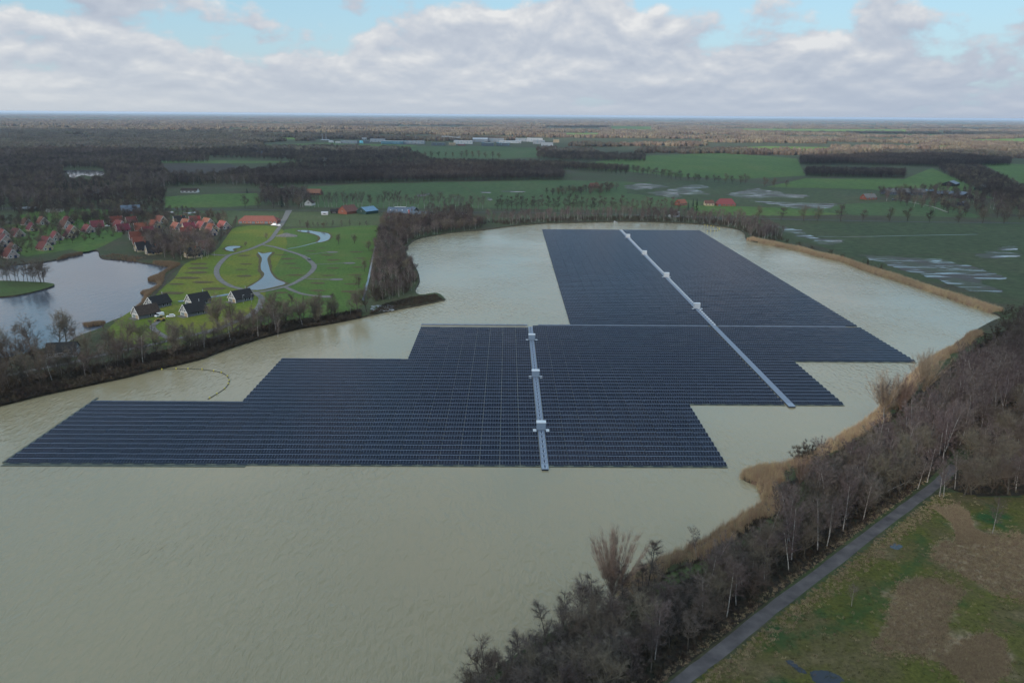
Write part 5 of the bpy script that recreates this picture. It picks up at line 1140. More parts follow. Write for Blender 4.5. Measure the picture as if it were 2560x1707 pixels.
def build_meadow():
    x0, x1 = min(p.x for p in MEADOW), max(p.x for p in MEADOW); y0, y1 = min(p.y for p in MEADOW), max(p.y for p in MEADOW); st = 1.6
    nx, ny = int((x1 - x0) / st) + 2, int((y1 - y0) / st) + 2; X, Y = np.meshgrid(x0 + st * np.arange(nx), y0 + st * np.arange(ny))
    g = np.random.default_rng(3); dry = np.zeros(X.shape); K = 22
    for _ in range(K):
        a, r = g.uniform(0, 6.283), 5.5 * math.sqrt(g.random()); m = np.zeros(X.shape, bool)
        for p in DRY: m |= inside_np(p, X + r * math.cos(a), Y + r * math.sin(a))
        dry += m / K
    wetd = np.full(X.shape, 1e9)
    for a, b in zip(VEIN, VEIN[1:]):
        dx, dy = b.x - a.x, b.y - a.y; t = np.clip(((X - a.x) * dx + (Y - a.y) * dy) / (dx * dx + dy * dy), 0, 1); wetd = np.minimum(wetd, np.hypot(X - a.x - t * dx, Y - a.y - t * dy))
    wet_ = np.clip(1.1 - wetd / 4.5, 0, 1)
    ok_ = inside_np(MEADOW, X, Y); F_ = []
    for j in range(ny - 1):
        for i in range(nx - 1):
            if ok_[j, i] or ok_[j, i+1] or ok_[j+1, i] or ok_[j+1, i+1]:
                F_.append((j*nx+i, j*nx+i+1, (j+1)*nx+i+1, (j+1)*nx+i))
    bumps = g.normal(0, .05, X.shape); me = bpy.data.meshes.new('meadow'); me.from_pydata(np.stack([X.ravel(), Y.ravel(), (LZ + .006 + np.abs(bumps) * .02).ravel()], 1), [], F_)
    for nm, v in (('dry', dry), ('wet', wet_)): at = me.attributes.new(nm, 'FLOAT', 'POINT'); at.data.foreach_set('value', v.ravel().astype(np.float32))
    m = m_meadow; nt = m.node_tree; L = nt.links.new; b = nt.nodes['Principled BSDF']; base = b.inputs['Base Color'].links[0].from_socket
    tc = N(nt, 'ShaderNodeTexCoord'); n = N(nt, 'ShaderNodeTexNoise', inp={'Scale': .22, 'Detail': 8, 'Roughness': .65}); L(tc.outputs['Object'], n.inputs['Vector'])
    n2 = N(nt, 'ShaderNodeTexNoise', inp={'Scale': .5, 'Detail': 6, 'Roughness': .7}); L(tc.outputs['Object'], n2.inputs['Vector'])
    tan = ramp(nt, [(.32, (.050, .040, .022)), (.44, (.125, .095, .058)), (.56, (.20, .152, .096)), (.70, (.27, .21, .135))]); L(n2.outputs[0], tan.inputs[0])
    ad = N(nt, 'ShaderNodeAttribute', attribute_name='dry'); aw = N(nt, 'ShaderNodeAttribute', attribute_name='wet')
    fd = mathn(nt, 'MULTIPLY_ADD', mathn(nt, 'ADD', ad.outputs['Fac'], mathn(nt, 'MULTIPLY_ADD', n.outputs[0], 1.6, -.8)), 2.4, -.7, clamp=True)
    fw = mathn(nt, 'MULTIPLY_ADD', mathn(nt, 'ADD', aw.outputs['Fac'], mathn(nt, 'MULTIPLY_ADD', n2.outputs[0], 2.4, -1.2)), 1.5, -.7, clamp=True)
    c = mix(nt, mathn(nt, 'MULTIPLY', fw, .75), base, (.022, .050, .013)); c = mix(nt, fd, c, tan.outputs[0]); L(c, b.inputs['Base Color'])
    me.materials.append(m); tag(link('meadow', me), MEADOW_LABEL, kind='structure')
build_meadow()
pts = []
for p in DRY:
    c_ = sum((Vector((q.x, q.y, 0)) for q in p), Vector()) / len(p)
    for a, b in rnd_in(xy(p), 4600, rw):
        g_ = 1 + abs(rw.gauss(0, .16)); pts.append((c_.x + (a - c_.x) * g_, c_.y + (b - c_.y) * g_))
pts += [q for q in rnd_in(xy(MEADOW), 2200, rw) if rw.random() < .5]
edge = [D(x, y) for x, y in [(1500, 1660), (1620, 1568), (1715, 1492), (1825, 1404), (1940, 1318), (2050, 1232), (2125, 1175), (2170, 1140)]]
for q in along(edge, .09, rw, 2.6): pts.append(q)
edge2 = [D(x, y) for x, y in [(1380, 1690), (1500, 1572), (1625, 1482), (1745, 1386), (1865, 1296), (1975, 1211), (2060, 1150), (2125, 1100)]]
for q in along(edge2, .2, rw, 1.5): pts.append(q)
PATHC = xy([D(x, y) for x, y in [(1440, 1680), (1560, 1568), (1660, 1490), (1770, 1400), (1890, 1310), (2000, 1225), (2080, 1165), (2150, 1112), (2185, 1078)]])
def dpath(x, y):
    best = 1e9
    for (ax, ay), (bx, by) in zip(PATHC, PATHC[1:]):
        dx, dy = bx - ax, by - ay; t = max(0, min(1, ((x - ax) * dx + (y - ay) * dy) / (dx * dx + dy * dy))); best = min(best, math.hypot(x - ax - t * dx, y - ay - t * dy))
    return best
pts = [q for q in pts if dpath(*q) > 2.5]
scatter('dry_grass', pts, P_dry, 'tawny dry grass tussocks in the meadow and along the path', rw, .45, 1.2)
scatter('sedge_tussocks', [q for q in rnd_in(xy(MEADOW), 6000, rw) if dpath(*q) > 2.6], P_moss, 'dark olive tussocks dotting the mossy meadow', rw, .4, 1.3)
for i, (p, lb) in enumerate([(CL(8, [(1015, 745), (1050, 735), (1090, 755), (1060, 772), (1020, 762)]), 'small dark blue puddle in the meadow near the path'), (CL(8, [(540, 1500), (600, 1490), (660, 1500), (720, 1530), (740, 1560), (660, 1590), (580, 1575), (550, 1540)]), 'large dark puddle at the bottom of the meadow'), (CL(8, [(390, 1430), (440, 1440), (490, 1480), (520, 1510), (480, 1505), (430, 1470)]), 'slim dark puddle left of the large one at the bottom of the meadow')]):
    sheet('puddle', rough(smooth(p, 2, True), 1.2, rw), LZ + .12 + .01 * i, m_dpond, label=lb)
# undergrowth
und = [q for q in rnd_in(STRIP, 6500, rw, .9) if dpath(*q) > 3.2 and not wet(*q)]
scatter('undergrowth', und, P_bram, 'dark withered brambles under the shore wood', rw, .7, 1.7)
und2 = [q for q in rnd_in(RIGHTW, 2600, rw, 1.0) if dpath(*q) > 3.2]
scatter('undergrowth', und2, P_bram, 'dark withered brambles under the wood right of the path', rw, .7, 1.6)
iv = [q for q in rnd_in(STRIP, 110, rw, 2.0) if dpath(*q) > 5]
scatter('undergrowth', iv, P_ivy, 'dark evergreen ivy and bushes under the shore wood', rw, .5, 1.0)
# individual trees of the strip
def ok(x, y, d=4.0): return dpath(x, y) > d and not wet(x, y)
spots = [q for q in rnd_in(STRIP, 1100, rw, 3.0, 40) if ok(*q, 5.0)]
spots.sort(key=lambda q: math.hypot(*q))
shoreP = [(p.x, p.y) for p in SHORE]
def dsh(x, y): return min(math.hypot(x - a, y - b) for a, b in shoreP)
nb = na = no = ns = 0; rest = []
MARKS = [(D(1150, 1568), 'at the bottom edge'), (D(1420, 1440), 'below the pollard willow'), (D(1640, 1440), 'beside the lower stretch of path'), (D(1600, 1320), 'behind the long reed fringe'), (D(1860, 1250), 'beside the middle stretch of path'), (D(1800, 1170), 'behind the reed point'), (D(2060, 1110), 'where the path enters the trees'), (D(1950, 1050), 'behind the wide feathery willow'), (D(2130, 960), 'below the fan-shaped willow'), (D(2280, 930), 'at the right edge'), (D(2250, 850), 'on the upper bank')]
def near_mark(x, y): return min(MARKS, key=lambda m: (m[0].x - x) ** 2 + (m[0].y - y) ** 2)[1]
for x, y in spots:
    d = math.hypot(x, y); r = rw.random()
    # a grassy dyke is left open just behind the reeds
    near_edge = False
    for (ax, ay), (bx, by) in zip(shoreP, shoreP[1:]):
        dx, dy = bx - ax, by - ay; t = max(0, min(1, ((x - ax) * dx + (y - ay) * dy) / (dx * dx + dy * dy)))
        if math.hypot(x - ax - t * dx, y - ay - t * dy) < (10.5 if (x > 38 or y > 205) else 1.0): near_edge = True; break
    if near_edge and r > .03: continue
    if d < 300 and y < 205 and x < 45 and r < .65 and na < 130: plant('alder', x, y, rw.uniform(10, 16), 'dark bare alder in the shore wood ' + near_mark(x, y), 'alders in the shore wood'); na += 1
    elif r < .55 and nb < 150: plant('birch', x, y, rw.uniform(11, 17.5), 'slender bare birch in the shore wood ' + near_mark(x, y), 'birches in the shore wood', lean=.12); nb += 1
    elif no < 85: plant('oak', x, y, rw.uniform(8, 14.5), 'bushy bare tree in the shore wood ' + near_mark(x, y), 'bushy trees in the shore wood'); no += 1
    else: rest.append((x, y))
if rest: scatter('thicket', rest, NEARO['birch'] + NEARO['oak'], 'mass of thin bare trees filling the shore wood', rw, .6, .98)
sp = [q for q in rnd_in(RIGHTW, 420, rw, 4.6, 40) if dpath(*q) > 5.0]
sp.sort(key=lambda q: math.hypot(*q))
for i, (x, y) in enumerate(sp):
    if i < 100: plant('oak' if rw.random() < .6 else 'birch', x, y, rw.uniform(9, 14), 'bare lichen-grey tree in the wood right of the path', 'trees in the wood right of the path')
scatter('thicket', sp[100:], NEARO['oak'] + NEARO['birch'], 'dense bare crowns of the wood at the right edge', rw, .7, 1.05)
# marked individuals
for st, k, x, y, h, lb in [('willow', 9, 1330, 735, 20, 'tall pollard willow with a brush of straw-coloured shoots by the near shore'), ('alder', 9, 1045, 820, 13.5, 'big dark alder left of the pollard willow'), ('alder', 9, 1200, 800, 13, 'thin alder right beside the pollard willow'), ('alder', 9, 935, 865, 11.5, 'alder with many thin trunks over the near water'),
        ('birch', 9, 1625, 1100, 14, 'white-stemmed birch standing out against the dark wood'), ('birch', 9, 1915, 410, 9, 'small birch with a dark crown at the reed edge'), ('birch', 9, 1108, 1262, 9, 'pale birch stem at the bottom edge of the wood'), ('birch', 9, 1505, 1070, 8, 'short pale forked birch in the dark wood'),
        ('birch', 8, 1180, 410, 11, 'white-trunked birch left of the path where it enters the wood'), ('birch', 8, 1235, 370, 13, 'taller white birch left of the path where it enters the wood'), ('birch', 8, 1310, 455, 12, 'leaning white birch right of the path where it enters the wood'), ('birch', 8, 1335, 455, 10, 'second white birch right of the path where it enters the wood'),
        ('oak', 8, 1455, 450, 13, 'broad bare tree at the meadow corner of the wood'), ('birch', 8, 1625, 675, 10, 'lone pale birch standing in the tawny meadow'), ('birch', 8, 785, 1110, 6, 'spindly leaning white sapling in the meadow'), ('birch', 8, 115, 985, 10, 'crooked pale birch at the dark foot of the wood'),
        ('willow', 10, 600, 1000, 19, 'wide feathery willow at the shore before the near panel corner'), ('willow', 10, 880, 840, 20, 'fan-shaped willow at the tip of the far panels'), ('willow', 10, 705, 960, 17, 'slimmer willow just right of the wide feathery one'), ('willow', 8, 470, 400, 10.5, 'dark bushy willow behind the reed point'), ('alder', 8, 400, 400, 8, 'thin grey tree on the reed point'), ('alder', 8, 330, 505, 6.5, 'low dark tree just below the reed point')]:
    p = C(k, x, y)
    if wet(p.x, p.y): p = p + Vector((1.5, -1.5, 0))
    plant(st, p.x, p.y, h, lb, None, lean=.05)
for k, x, y, h in [(10, 1260, 480, 6), (10, 1330, 440, 7), (10, 1400, 400, 8), (10, 1470, 330, 8), (10, 1540, 300, 9), (10, 1590, 260, 9), (10, 1180, 560, 5), (10, 1100, 600, 5), (10, 820, 880, 6), (10, 760, 930, 6), (10, 60, 1260, 7), (10, 110, 1330, 6), (10, 0, 1290, 8), (10, 330, 1220, 4), (10, 1450, 250, 5), (10, 1500, 230, 6)]:
    p = C(k, x, y); plant('shrub', p.x, p.y, h * .85, 'tangled brown shrub on the reedy right shore', 'shrubs along the reedy right shore', 'shrub')
# bare log in the wood
p = C(8, 1000, 425); q = empty('fallen_birch', p, R(20)); tag(q, 'bare white fallen birch leaning across the wood edge', 'tree'); t = MB(); bent(t, Vector((0, 0, .2)), Vector((1, .15, .16)).normalized(), 11, .16, .04, 6, rw, .06, 0, 6); t.build('trunk', m_birch, q)
t = MB(); bent(t, Vector((6, .8, 1.2)), Vector((.8, -.2, .5)).normalized(), 3.5, .05, .02, 4, rw, .12, 0, 4); t.build('branch', m_birch, q)

# --- reeds
RS = [D(x, y, 0) for x, y in [(1425, 1375), (1455, 1330), (1505, 1296), (1570, 1272), (1640, 1236), (1705, 1192), (1762, 1158), (1752, 1136), (1745, 1116), (1716, 1104), (1710, 1092), (1745, 1077), (1800, 1072), (1862, 1048), (1905, 1022), (1960, 990), (2005, 962), (2040, 925), (2085, 880), (2125, 838), (2160, 815), (2205, 792), (2236, 764)]]
def band(poly, step, inn, out, side, jit=.4):
    """places in a band along a shoreline, from inn (in the water) to out (on land)"""
    res = []
    for (a, b) in zip(poly, poly[1:]):
        d = b - a; l = d.length; n = Vector((d.y, -d.x, 0)).normalized() * side
        for _ in range(int(l / step * (out - inn))):
            t = rw.random(); o = rw.uniform(inn, out) * (0.75 + .5 * math.sin((a.x + t * d.x) * .23) ** 2); q = a + d * t + n * o; res.append((q.x + rw.uniform(-jit, jit), q.y + rw.uniform(-jit, jit), 0.0 if o < 0 else min(LZ, .25 + o * .25)))
    return res
SR = smooth(RS, 4)
scatter('reeds', band(SR, .55, -1.2, 4.6, 1), P_reed, 'tawny reed fringe along the near right shore', rw, .7, 1.15)
pt = [D(x, y, 0) for x, y in [(1716, 1104), (1712, 1094), (1745, 1080), (1790, 1076), (1800, 1110), (1765, 1125), (1745, 1112)]]
scatter('reeds', [(a, b, .3) for a, b in rnd_in(xy(pt), 500, rw, .4)], P_reed, 'tawny reed bed on the little point', rw, .8, 1.2)
FR = smooth([D(x, y, 0) for x, y in [(1717, 551), (1770, 563), (1830, 575), (1880, 589), (1930, 600), (1990, 622), (2050, 641), (2110, 661), (2170, 681), (2230, 702), (2280, 719)]], 4)
scatter('reeds', band(FR, .5, -1.5, 6.0, -1) if inside(LAKE, *(FR[8] + Vector((0, -6, 0)))[:2]) else band(FR, .5, -1.5, 6, 1), P_reed, 'tawny reed fringe below the flooded field', rw, .9, 1.35)
ribbon('dyke', [D(x, y) for x, y in [(1440, 1420), (1490, 1360), (1560, 1322), (1640, 1290), (1720, 1240), (1800, 1180), (1850, 1120), (1930, 1060), (2020, 1005), (2090, 945), (2160, 890), (2230, 835), (2310, 785)]], 4.5, LZ + .2, g_olive, label='grassy dyke between reed fringe and shore wood')
ribbon('dyke', [p + Vector((7, 14, 0)) for p in FR], 7, LZ + .9, g_olive, label='grassy dyke behind the reeds below the flooded field')
LR = smooth(CL(4, [(1290, 205), (1380, 225), (1440, 232), (1405, 256), (1330, 300), (1270, 322), (1250, 345), (1320, 362), (1330, 385), (1270, 425), (1185, 446), (1225, 470), (1195, 530), (1120, 600)], 0.0), 4)
LRO = smooth(CL(4, [(1300, 190), (1420, 195), (1500, 205), (1500, 225), (1400, 280), (1375, 320), (1365, 370), (1310, 430), (1270, 460), (1235, 500), (1190, 550), (1120, 610)], 0.0), 4)
scatter('reeds', [(a, b, .3) for a, b in rnd_in(xy(LR) + xy(LRO[::-1]), 2400, rw)], P_reedb, 'brown reed bed along the slate-blue lake', rw, .8, 1.2)
ribbon('ditch', CL(4, [(1520, 215), (1440, 275), (1390, 330), (1375, 380), (1300, 450), (1260, 500)]), 2.2, LZ + .8, m_bank, label='dark ditch behind the brown reed bed')
for pl, lb in ((CL(1, [(430, 1070), (560, 1048), (565, 1060), (480, 1078), (390, 1100)], 0), 'brown reed patch by the front village cottages'), (CL(1, [(690, 1080), (760, 1060), (900, 1075), (1000, 1085), (920, 1110), (800, 1095)], 0), 'brown reed patch at the village point'), (CL(4, [(700, 712), (880, 698), (880, 715), (740, 735)], 0), 'small brown reed patch at the lower lake corner')):
    scatter('reeds', [(a, b, .3) for a, b in rnd_in(xy(pl), 260, rw)], P_reedb, lb, rw, .7, 1.1)

# --- left shore: a dark bank of scrub, a line of bare trees
BANK = xy(DL([(-60, 944), (0, 930), (100, 905), (200, 884), (290, 865), (345, 850), (410, 836), (465, 822), (520, 801), (600, 775), (680, 755), (760, 742), (830, 728), (830, 712), (740, 728), (640, 742), (540, 764), (450, 790), (350, 812), (240, 835), (120, 855), (-60, 880)]))
sheet('bank_scrub_ground', [Vector((a, b, 0)) for a, b in BANK], LZ + .6, m_floor, label='dark scrubby bank of the left shore')
scatter('undergrowth', rnd_in(BANK, 3800, rw, .8), P_bram, 'dark scrub covering the left shore bank', rw, .9, 1.9)
for q in along(DL([(-40, 925), (60, 908), (150, 888), (250, 868), (330, 852), (400, 836)]), 4.0, rw, 1.6): plant('shrub', q[0], q[1], rw.uniform(3, 5.5), 'overhanging dark shrub at the waterline of the left shore', 'shrubs at the left waterline', 'shrub')
for q in along(DL([(430, 826), (520, 798), (600, 772), (700, 750), (830, 726), (920, 706)]), 7.0, rw, 1.2): plant('shrub', q[0], q[1], rw.uniform(1.6, 3.0), 'low dark shrub at the waterline below the gravel path', 'shrubs below the gravel path', 'shrub')
lt = [(4, 640, 1095, 17), (4, 500, 890, 14), (4, 555, 885, 14), (4, 270, 940, 14), (4, 140, 1000, 14), (4, 60, 1060, 15), (4, 210, 1060, 12), (4, 1075, 935, 14), (4, 1290, 915, 13), (4, 1180, 900, 11), (4, 920, 940, 11), (4, 740, 990, 11), (4, 1410, 860, 10), (4, 1475, 870, 10), (4, 1830, 760, 14), (4, 1950, 760, 10), (4, 2130, 740, 9), (4, 2300, 720, 14),
      (5, 160, 1080, 15), (5, 275, 1080, 12), (5, 450, 1075, 11), (5, 545, 1060, 10), (5, 615, 1050, 15), (5, 695, 1045, 11), (5, 785, 1030, 14), (5, 870, 1005, 11), (5, 1015, 985, 11), (4, 380, 1120, 13), (4, 480, 1130, 12), (4, 10, 1120, 14), (4, 310, 1080, 12), (4, 110, 1130, 12), (4, 840, 1060, 9), (4, 1000, 1030, 9), (5, 340, 1090, 9)]
LMARK = [(C(4, 80, 1080), 'at the left edge of the picture'), (C(4, 300, 1000), 'left of the dark-roofed cottage'), (C(4, 560, 960), 'round the dark-roofed cottage'), (C(4, 950, 960), 'right of the dark-roofed cottage'), (C(4, 1300, 900), 'below the brown-roofed timber cottage'), (C(4, 1850, 780), 'below the lone timber cottage'), (C(5, 250, 1080), 'below the path fork'), (C(5, 620, 1050), 'below the hourglass pond'), (C(5, 900, 1000), 'below the lowest turning circle')]
for i, (k, x, y, h) in enumerate(lt):
    p = C(k, x, y); plant('oak' if i % 4 else 'alder', p.x, p.y, h * 1.25, 'bare dark tree by the left shore path ' + min(LMARK, key=lambda m: (m[0].x - p.x) ** 2 + (m[0].y - p.y) ** 2)[1], 'bare trees of the left shore', sx=rw.uniform(.75, 1.0))
for k, x, y, h in [(4, 1600, 900, 12), (4, 1640, 905, 11), (4, 1710, 900, 12), (4, 1215, 1010, 11), (4, 240, 1150, 10), (4, 520, 1150, 11), (5, 655, 1150, 9), (5, 30, 1250, 8), (4, 1660, 900, 10), (4, 1580, 890, 9)]:
    p = C(k, x, y); plant('birch', p.x, p.y, h, 'thin pale birch on the dark left bank', 'birches of the left bank')
for x, y in [(60, 350), (90, 352), (130, 350), (160, 352), (235, 350), (260, 352), (300, 352), (370, 358), (30, 350), (200, 352), (345, 356), (280, 352)]:
    p = C(4, x, y); plant('alder' if x < 330 else 'oak', p.x, p.y, rw.uniform(12, 17), 'bare tree on the green spit in the slate-blue lake', 'bare trees on the lake spit')
for i, q in enumerate(along(DL([(-30, 912), (100, 884), (250, 852), (400, 820), (540, 782), (700, 745), (850, 716)]), 2.9, rw, 3.6)):
    if wet(*q): continue
    st = ('oak', 'alder', 'oak', 'birch', 'shrub')[i % 5]; plant(st, q[0], q[1], rw.uniform(9.5, 16.5) if st != 'shrub' else rw.uniform(4, 6), 'bare %s on the left bank ' % ('birch' if st == 'birch' else 'shrub' if st == 'shrub' else 'tree') + min(LMARK, key=lambda m: (m[0].x - q[0]) ** 2 + (m[0].y - q[1]) ** 2)[1], 'belt of bare trees on the left shore bank', 'shrub' if st == 'shrub' else 'tree')
# dark house behind the left trees
building('cottage', 'dark-roofed cottage half hidden behind the left shore trees', 'cottage', C(4, 535, 965), R(15), 13, 9, 2.8, 3.6, m_lgrey, m_tar, 3)
# headland spit and its wood
HEAD = xy(DL([(866, 560), (880, 505), (990, 506), (1120, 512), (1100, 526), (1050, 532), (985, 541), (950, 549), (928, 566), (924, 582), (938, 602), (950, 625), (955, 648), (946, 670), (900, 690), (862, 692), (852, 660)]))
pp = [q for q in rnd_in(HEAD, 900, rw, 3.6, 30) if not wet(*q)]
pp.sort(key=lambda q: math.hypot(*q))
for i, (x, y) in enumerate(pp[:110]): plant('birch' if i % 2 else 'shrub', x, y, rw.uniform(6, 11) if i % 2 else rw.uniform(3.5, 6), 'bare %s on the wooded headland between ditch and lake' % ('birch' if i % 2 else 'thicket shrub'), 'birches of the headland' if i % 2 else 'shrubs of the headland', 'tree' if i % 2 else 'shrub', near=False)
scatter('thicket', pp[110:], MIDO['birch'] + MIDO['shrub'] + MIDO['oak'], 'brown-purple thicket covering the wooded headland', rw, .45, .85)
SPIT = xy(DL([(840, 728), (880, 700), (940, 684), (1000, 677), (1016, 688), (960, 702), (900, 713)]))
scatter('undergrowth', [q for q in rnd_in(SPIT, 700, rw, .8) if not wet(*q)], P_bram, 'dark scrub on the low spit', rw, .7, 1.5)
m_rub = mat('pale_rubble', (0.30, 0.31, 0.33), 0.9, 0.3, 1.0); rb = MB()
for _ in range(70):
    q = C(5, rw.uniform(1440, 1620), rw.uniform(885, 935)); s = rw.uniform(.15, .5); rb.box(q.x - s * 2, q.x + s * 2, q.y - s, q.y + s, LZ, LZ + s * .5)
tag(rb.build('rubble', m_rub), 'scattered pale driftwood and rubble on the spit', kind='stuff')
# far shore
FSH = xy(DL([(1110, 510), (1300, 500), (1500, 500), (1640, 505), (1720, 515), (1780, 530), (1800, 552), (1760, 556), (1722, 548), (1716, 536), (1690, 524), (1640, 516), (1580, 511), (1420, 507), (1250, 511), (1170, 517)]))
pf = [q for q in rnd_in(FSH, 900, rw, 3.6, 30) if not wet(*q)]; scatter('thicket', pf, MIDO['shrub'] + MIDO['birch'] + MIDO['shrub'], 'brown thicket along the far shore of the lake', rw, .5, 1.0)
for q in along(DL([(1120, 505), (1300, 497), (1500, 497), (1660, 503)]), 9, rw, 5): plant('birch', q[0], q[1], rw.uniform(8, 12), 'thin birch in the thicket of the far shore', 'birches of the far shore', near=False)
for q in along(DL([(1800, 556), (1860, 572), (1900, 580), (1960, 600), (2050, 628)]), 22, rw, 3): plant('shrub', q[0], q[1], rw.uniform(3, 5), 'brown shrub behind the reeds below the flooded field', 'shrubs below the flooded field', 'shrub', near=False)
# --- avenues and rows across the middle distance
def row(pts, step, h, label, group, st='oak', jit=2.0):
    for q in along(DL(pts), step, rw, jit): plant(st, q[0], q[1], h * rw.uniform(.8, 1.2), label, group, near=False)
row([(690, 476), (900, 478), (1110, 481)], 6.0, 18, 'bare tree of the avenue left of the gap behind the farms', 'avenue trees left of the gap', 'birch')
row([(1140, 483), (1350, 486), (1560, 492)], 6.0, 19, 'bare tree of the avenue right of the gap behind the lake', 'avenue trees right of the gap', 'alder')
row([(1700, 505), (1900, 508), (2120, 510), (2352, 516)], 26, 16, 'lone bare tree in the sparse row along the road behind the flooded field', 'sparse roadside trees', 'oak', 4)
row([(1440, 395), (1560, 414), (1650, 420), (1728, 425)], 14, 15, 'bare tree of the line between pasture and wet field', 'trees between pasture and wet field')
row([(1755, 430), (1824, 431)], 16, 14, 'bare tree of the short line at the wet field corner', 'short line of trees')
row([(1300, 388), (1440, 402)], 14, 15, 'bare tree of the line below the middle hamlet', 'trees below the middle hamlet')
row([(950, 362), (1000, 361), (1080, 363), (1150, 364)], 18, 17, 'bare tree of the broken line before the industrial estate', 'broken line of trees')
row([(1280, 362), (1480, 368)], 13, 18, 'bare tree at the green field left of the great pasture', 'trees left of the great pasture')
row([(560, 478), (700, 480)], 16, 14, 'bare tree along the road behind the long red barn', 'trees behind the long red barn')
row([(690, 520), (760, 522), (860, 520)], 8, 7, 'low bare tree of the hedge above the park lawn', 'hedge trees above the lawn', 'alder', 1)
row([(545, 505), (540, 520), (500, 560), (470, 590)], 7, 5, 'small tree of the hedge between village and park', 'hedge trees beside the village', 'alder', 1.5)
for x, y, h in [(1165, 370, 9), (1300, 370, 9), (1420, 430, 9), (1380, 600, 9), (1335, 735, 9), (555, 330, 6), (385, 395, 5), (900, 250, 8), (1040, 240, 7)]:
    p = C(5, x, y); plant('oak', p.x, p.y, h, 'small lone bare tree standing on the park lawn', 'lone trees on the park lawn', near=True)
# --- woods as masses
wood('bare woods on the left, wrapped round a pond', DL([(-120, 352), (150, 348), (300, 346), (430, 358), (560, 396), (600, 404), (590, 432), (380, 444), (370, 470), (200, 474), (40, 484), (-160, 500)]), 11, ['oak', 'oak', 'birch', 'conifer'][:3], .75, 1.2)
wood('bare trees in front of the left woods, behind the village meadow', DL([(20, 486), (100, 478), (370, 474), (380, 482), (300, 492), (240, 490), (60, 500)]), 10, ['oak', 'alder'], .6, 1.0)
wood('long dark wood across the middle distance', DL([(590, 400), (800, 392), (1000, 389), (1290, 398), (1295, 413), (1060, 416), (720, 423), (600, 430)]), 8.5, ['elm', 'alder'], .9, 1.2)
wood('mixed bare woods and hedgerows left of the industrial estate', DL([(420, 346), (560, 342), (700, 344), (930, 350), (1000, 374), (1000, 387), (800, 390), (600, 394), (720, 374), (600, 366), (440, 362)]), 15, ['oak', 'elm'], .75, 1.15)
wood('belt of bare trees behind the middle meadow', DL([(600, 436), (640, 446), (700, 446), (720, 470), (660, 474), (600, 470)]), 10, ['oak', 'birch'], .7, 1.1)
wood('strip wood north of the long dark wood', DL([(1000, 374), (1280, 378), (1440, 390), (1440, 396), (1260, 388), (1000, 383)]), 10, ['oak'], .7, 1.0)
wood('rectangular dark wood on the right, farther of the two', DL([(1838, 368), (2000, 362), (2180, 360), (2240, 366), (2320, 372), (2320, 380), (2180, 384), (1990, 380), (1838, 379)]), 9, ['alder', 'elm'], .95, 1.25)
wood('rectangular dark wood on the right, nearer of the two', DL([(1850, 397), (2076, 401), (2076, 409), (1850, 405)]), 8, ['alder', 'elm'], .95, 1.25)
wood('diagonal wood belt at the right edge', DL([(2150, 388), (2240, 386), (2330, 430), (2400, 470), (2400, 500), (2320, 480), (2240, 440)]), 10, ['oak', 'alder'], .85, 1.2)
wood('trees round the right-hand farm', DL([(2020, 446), (2150, 438), (2250, 450), (2360, 490), (2360, 505), (2220, 500), (2110, 478), (2020, 462)]), 17, ['oak', 'birch', 'oak'], .7, 1.15)
wood('trees round the hamlet in the middle', DL([(1240, 352), (1340, 358), (1480, 362), (1480, 372), (1300, 370), (1230, 364)]), 14, ['oak'], .9, 1.25)
wood('copse round the red-roofed house in the big meadow', DL([(1250, 446), (1330, 442), (1400, 430), (1420, 436), (1380, 448), (1270, 450)]), 12, ['oak'], .6, 1.0)
wood('dense bare trees among the lower village cottages', xy and CL('B', [(620, 590), (900, 560), (1300, 620), (1900, 560), (1980, 900), (1700, 960), (1200, 960), (900, 900), (760, 800)]), 6.5, ['oak', 'birch'], .6, .95)
wood('bare trees and hedges between the village cottages', CL('A', [(0, 200), (900, 90), (2352, 80), (2352, 420), (1500, 560), (1100, 600), (500, 760), (0, 900)]), 9.5, ['oak', 'shrub', 'shrub'], .45, .8)
wood('bare trees between the right-hand village cottages', CL('B', [(0, 120), (1000, 60), (2100, 120), (2250, 400), (1900, 560), (1000, 520), (300, 480)]), 9.5, ['oak', 'shrub', 'shrub'], .45, .8)
wood('trees behind the village along the olive field', DL([(160, 500), (290, 494), (400, 500), (380, 508), (280, 510), (160, 512)]), 9, ['oak', 'alder'], .5, .8)
wood('trees round the long farm sheds', CL('F', [(1480, 260), (2000, 240), (2050, 420), (1900, 440), (1400, 430), (1000, 420), (920, 380), (1400, 370)]), 10, ['birch', 'oak'], .55, .9)
for pl, sp_, lb in ((DL([(120, 440), (250, 430), (255, 448), (130, 455)]), 13, 'dark conifers in the left woods by the pond'), (DL([(330, 425), (480, 412), (500, 430), (350, 445)]), 26, 'scattered dark conifers in the left woods')):
    wood(lb, pl, sp_, ['conifer'], .8, 1.25)
for k, x, y, h in [('H', 490, 300, 15), ('H', 540, 310, 17), ('H', 430, 310, 13), ('H', 200, 330, 12), (1, 1930, 730, 13), (1, 1690, 640, 9), (5, 690, 60, 15)]:
    p = C(k, x, y); plant('conifer', p.x, p.y, h, 'dark evergreen tree near the houses beyond the lake', 'evergreen trees beyond the lake', near=False)
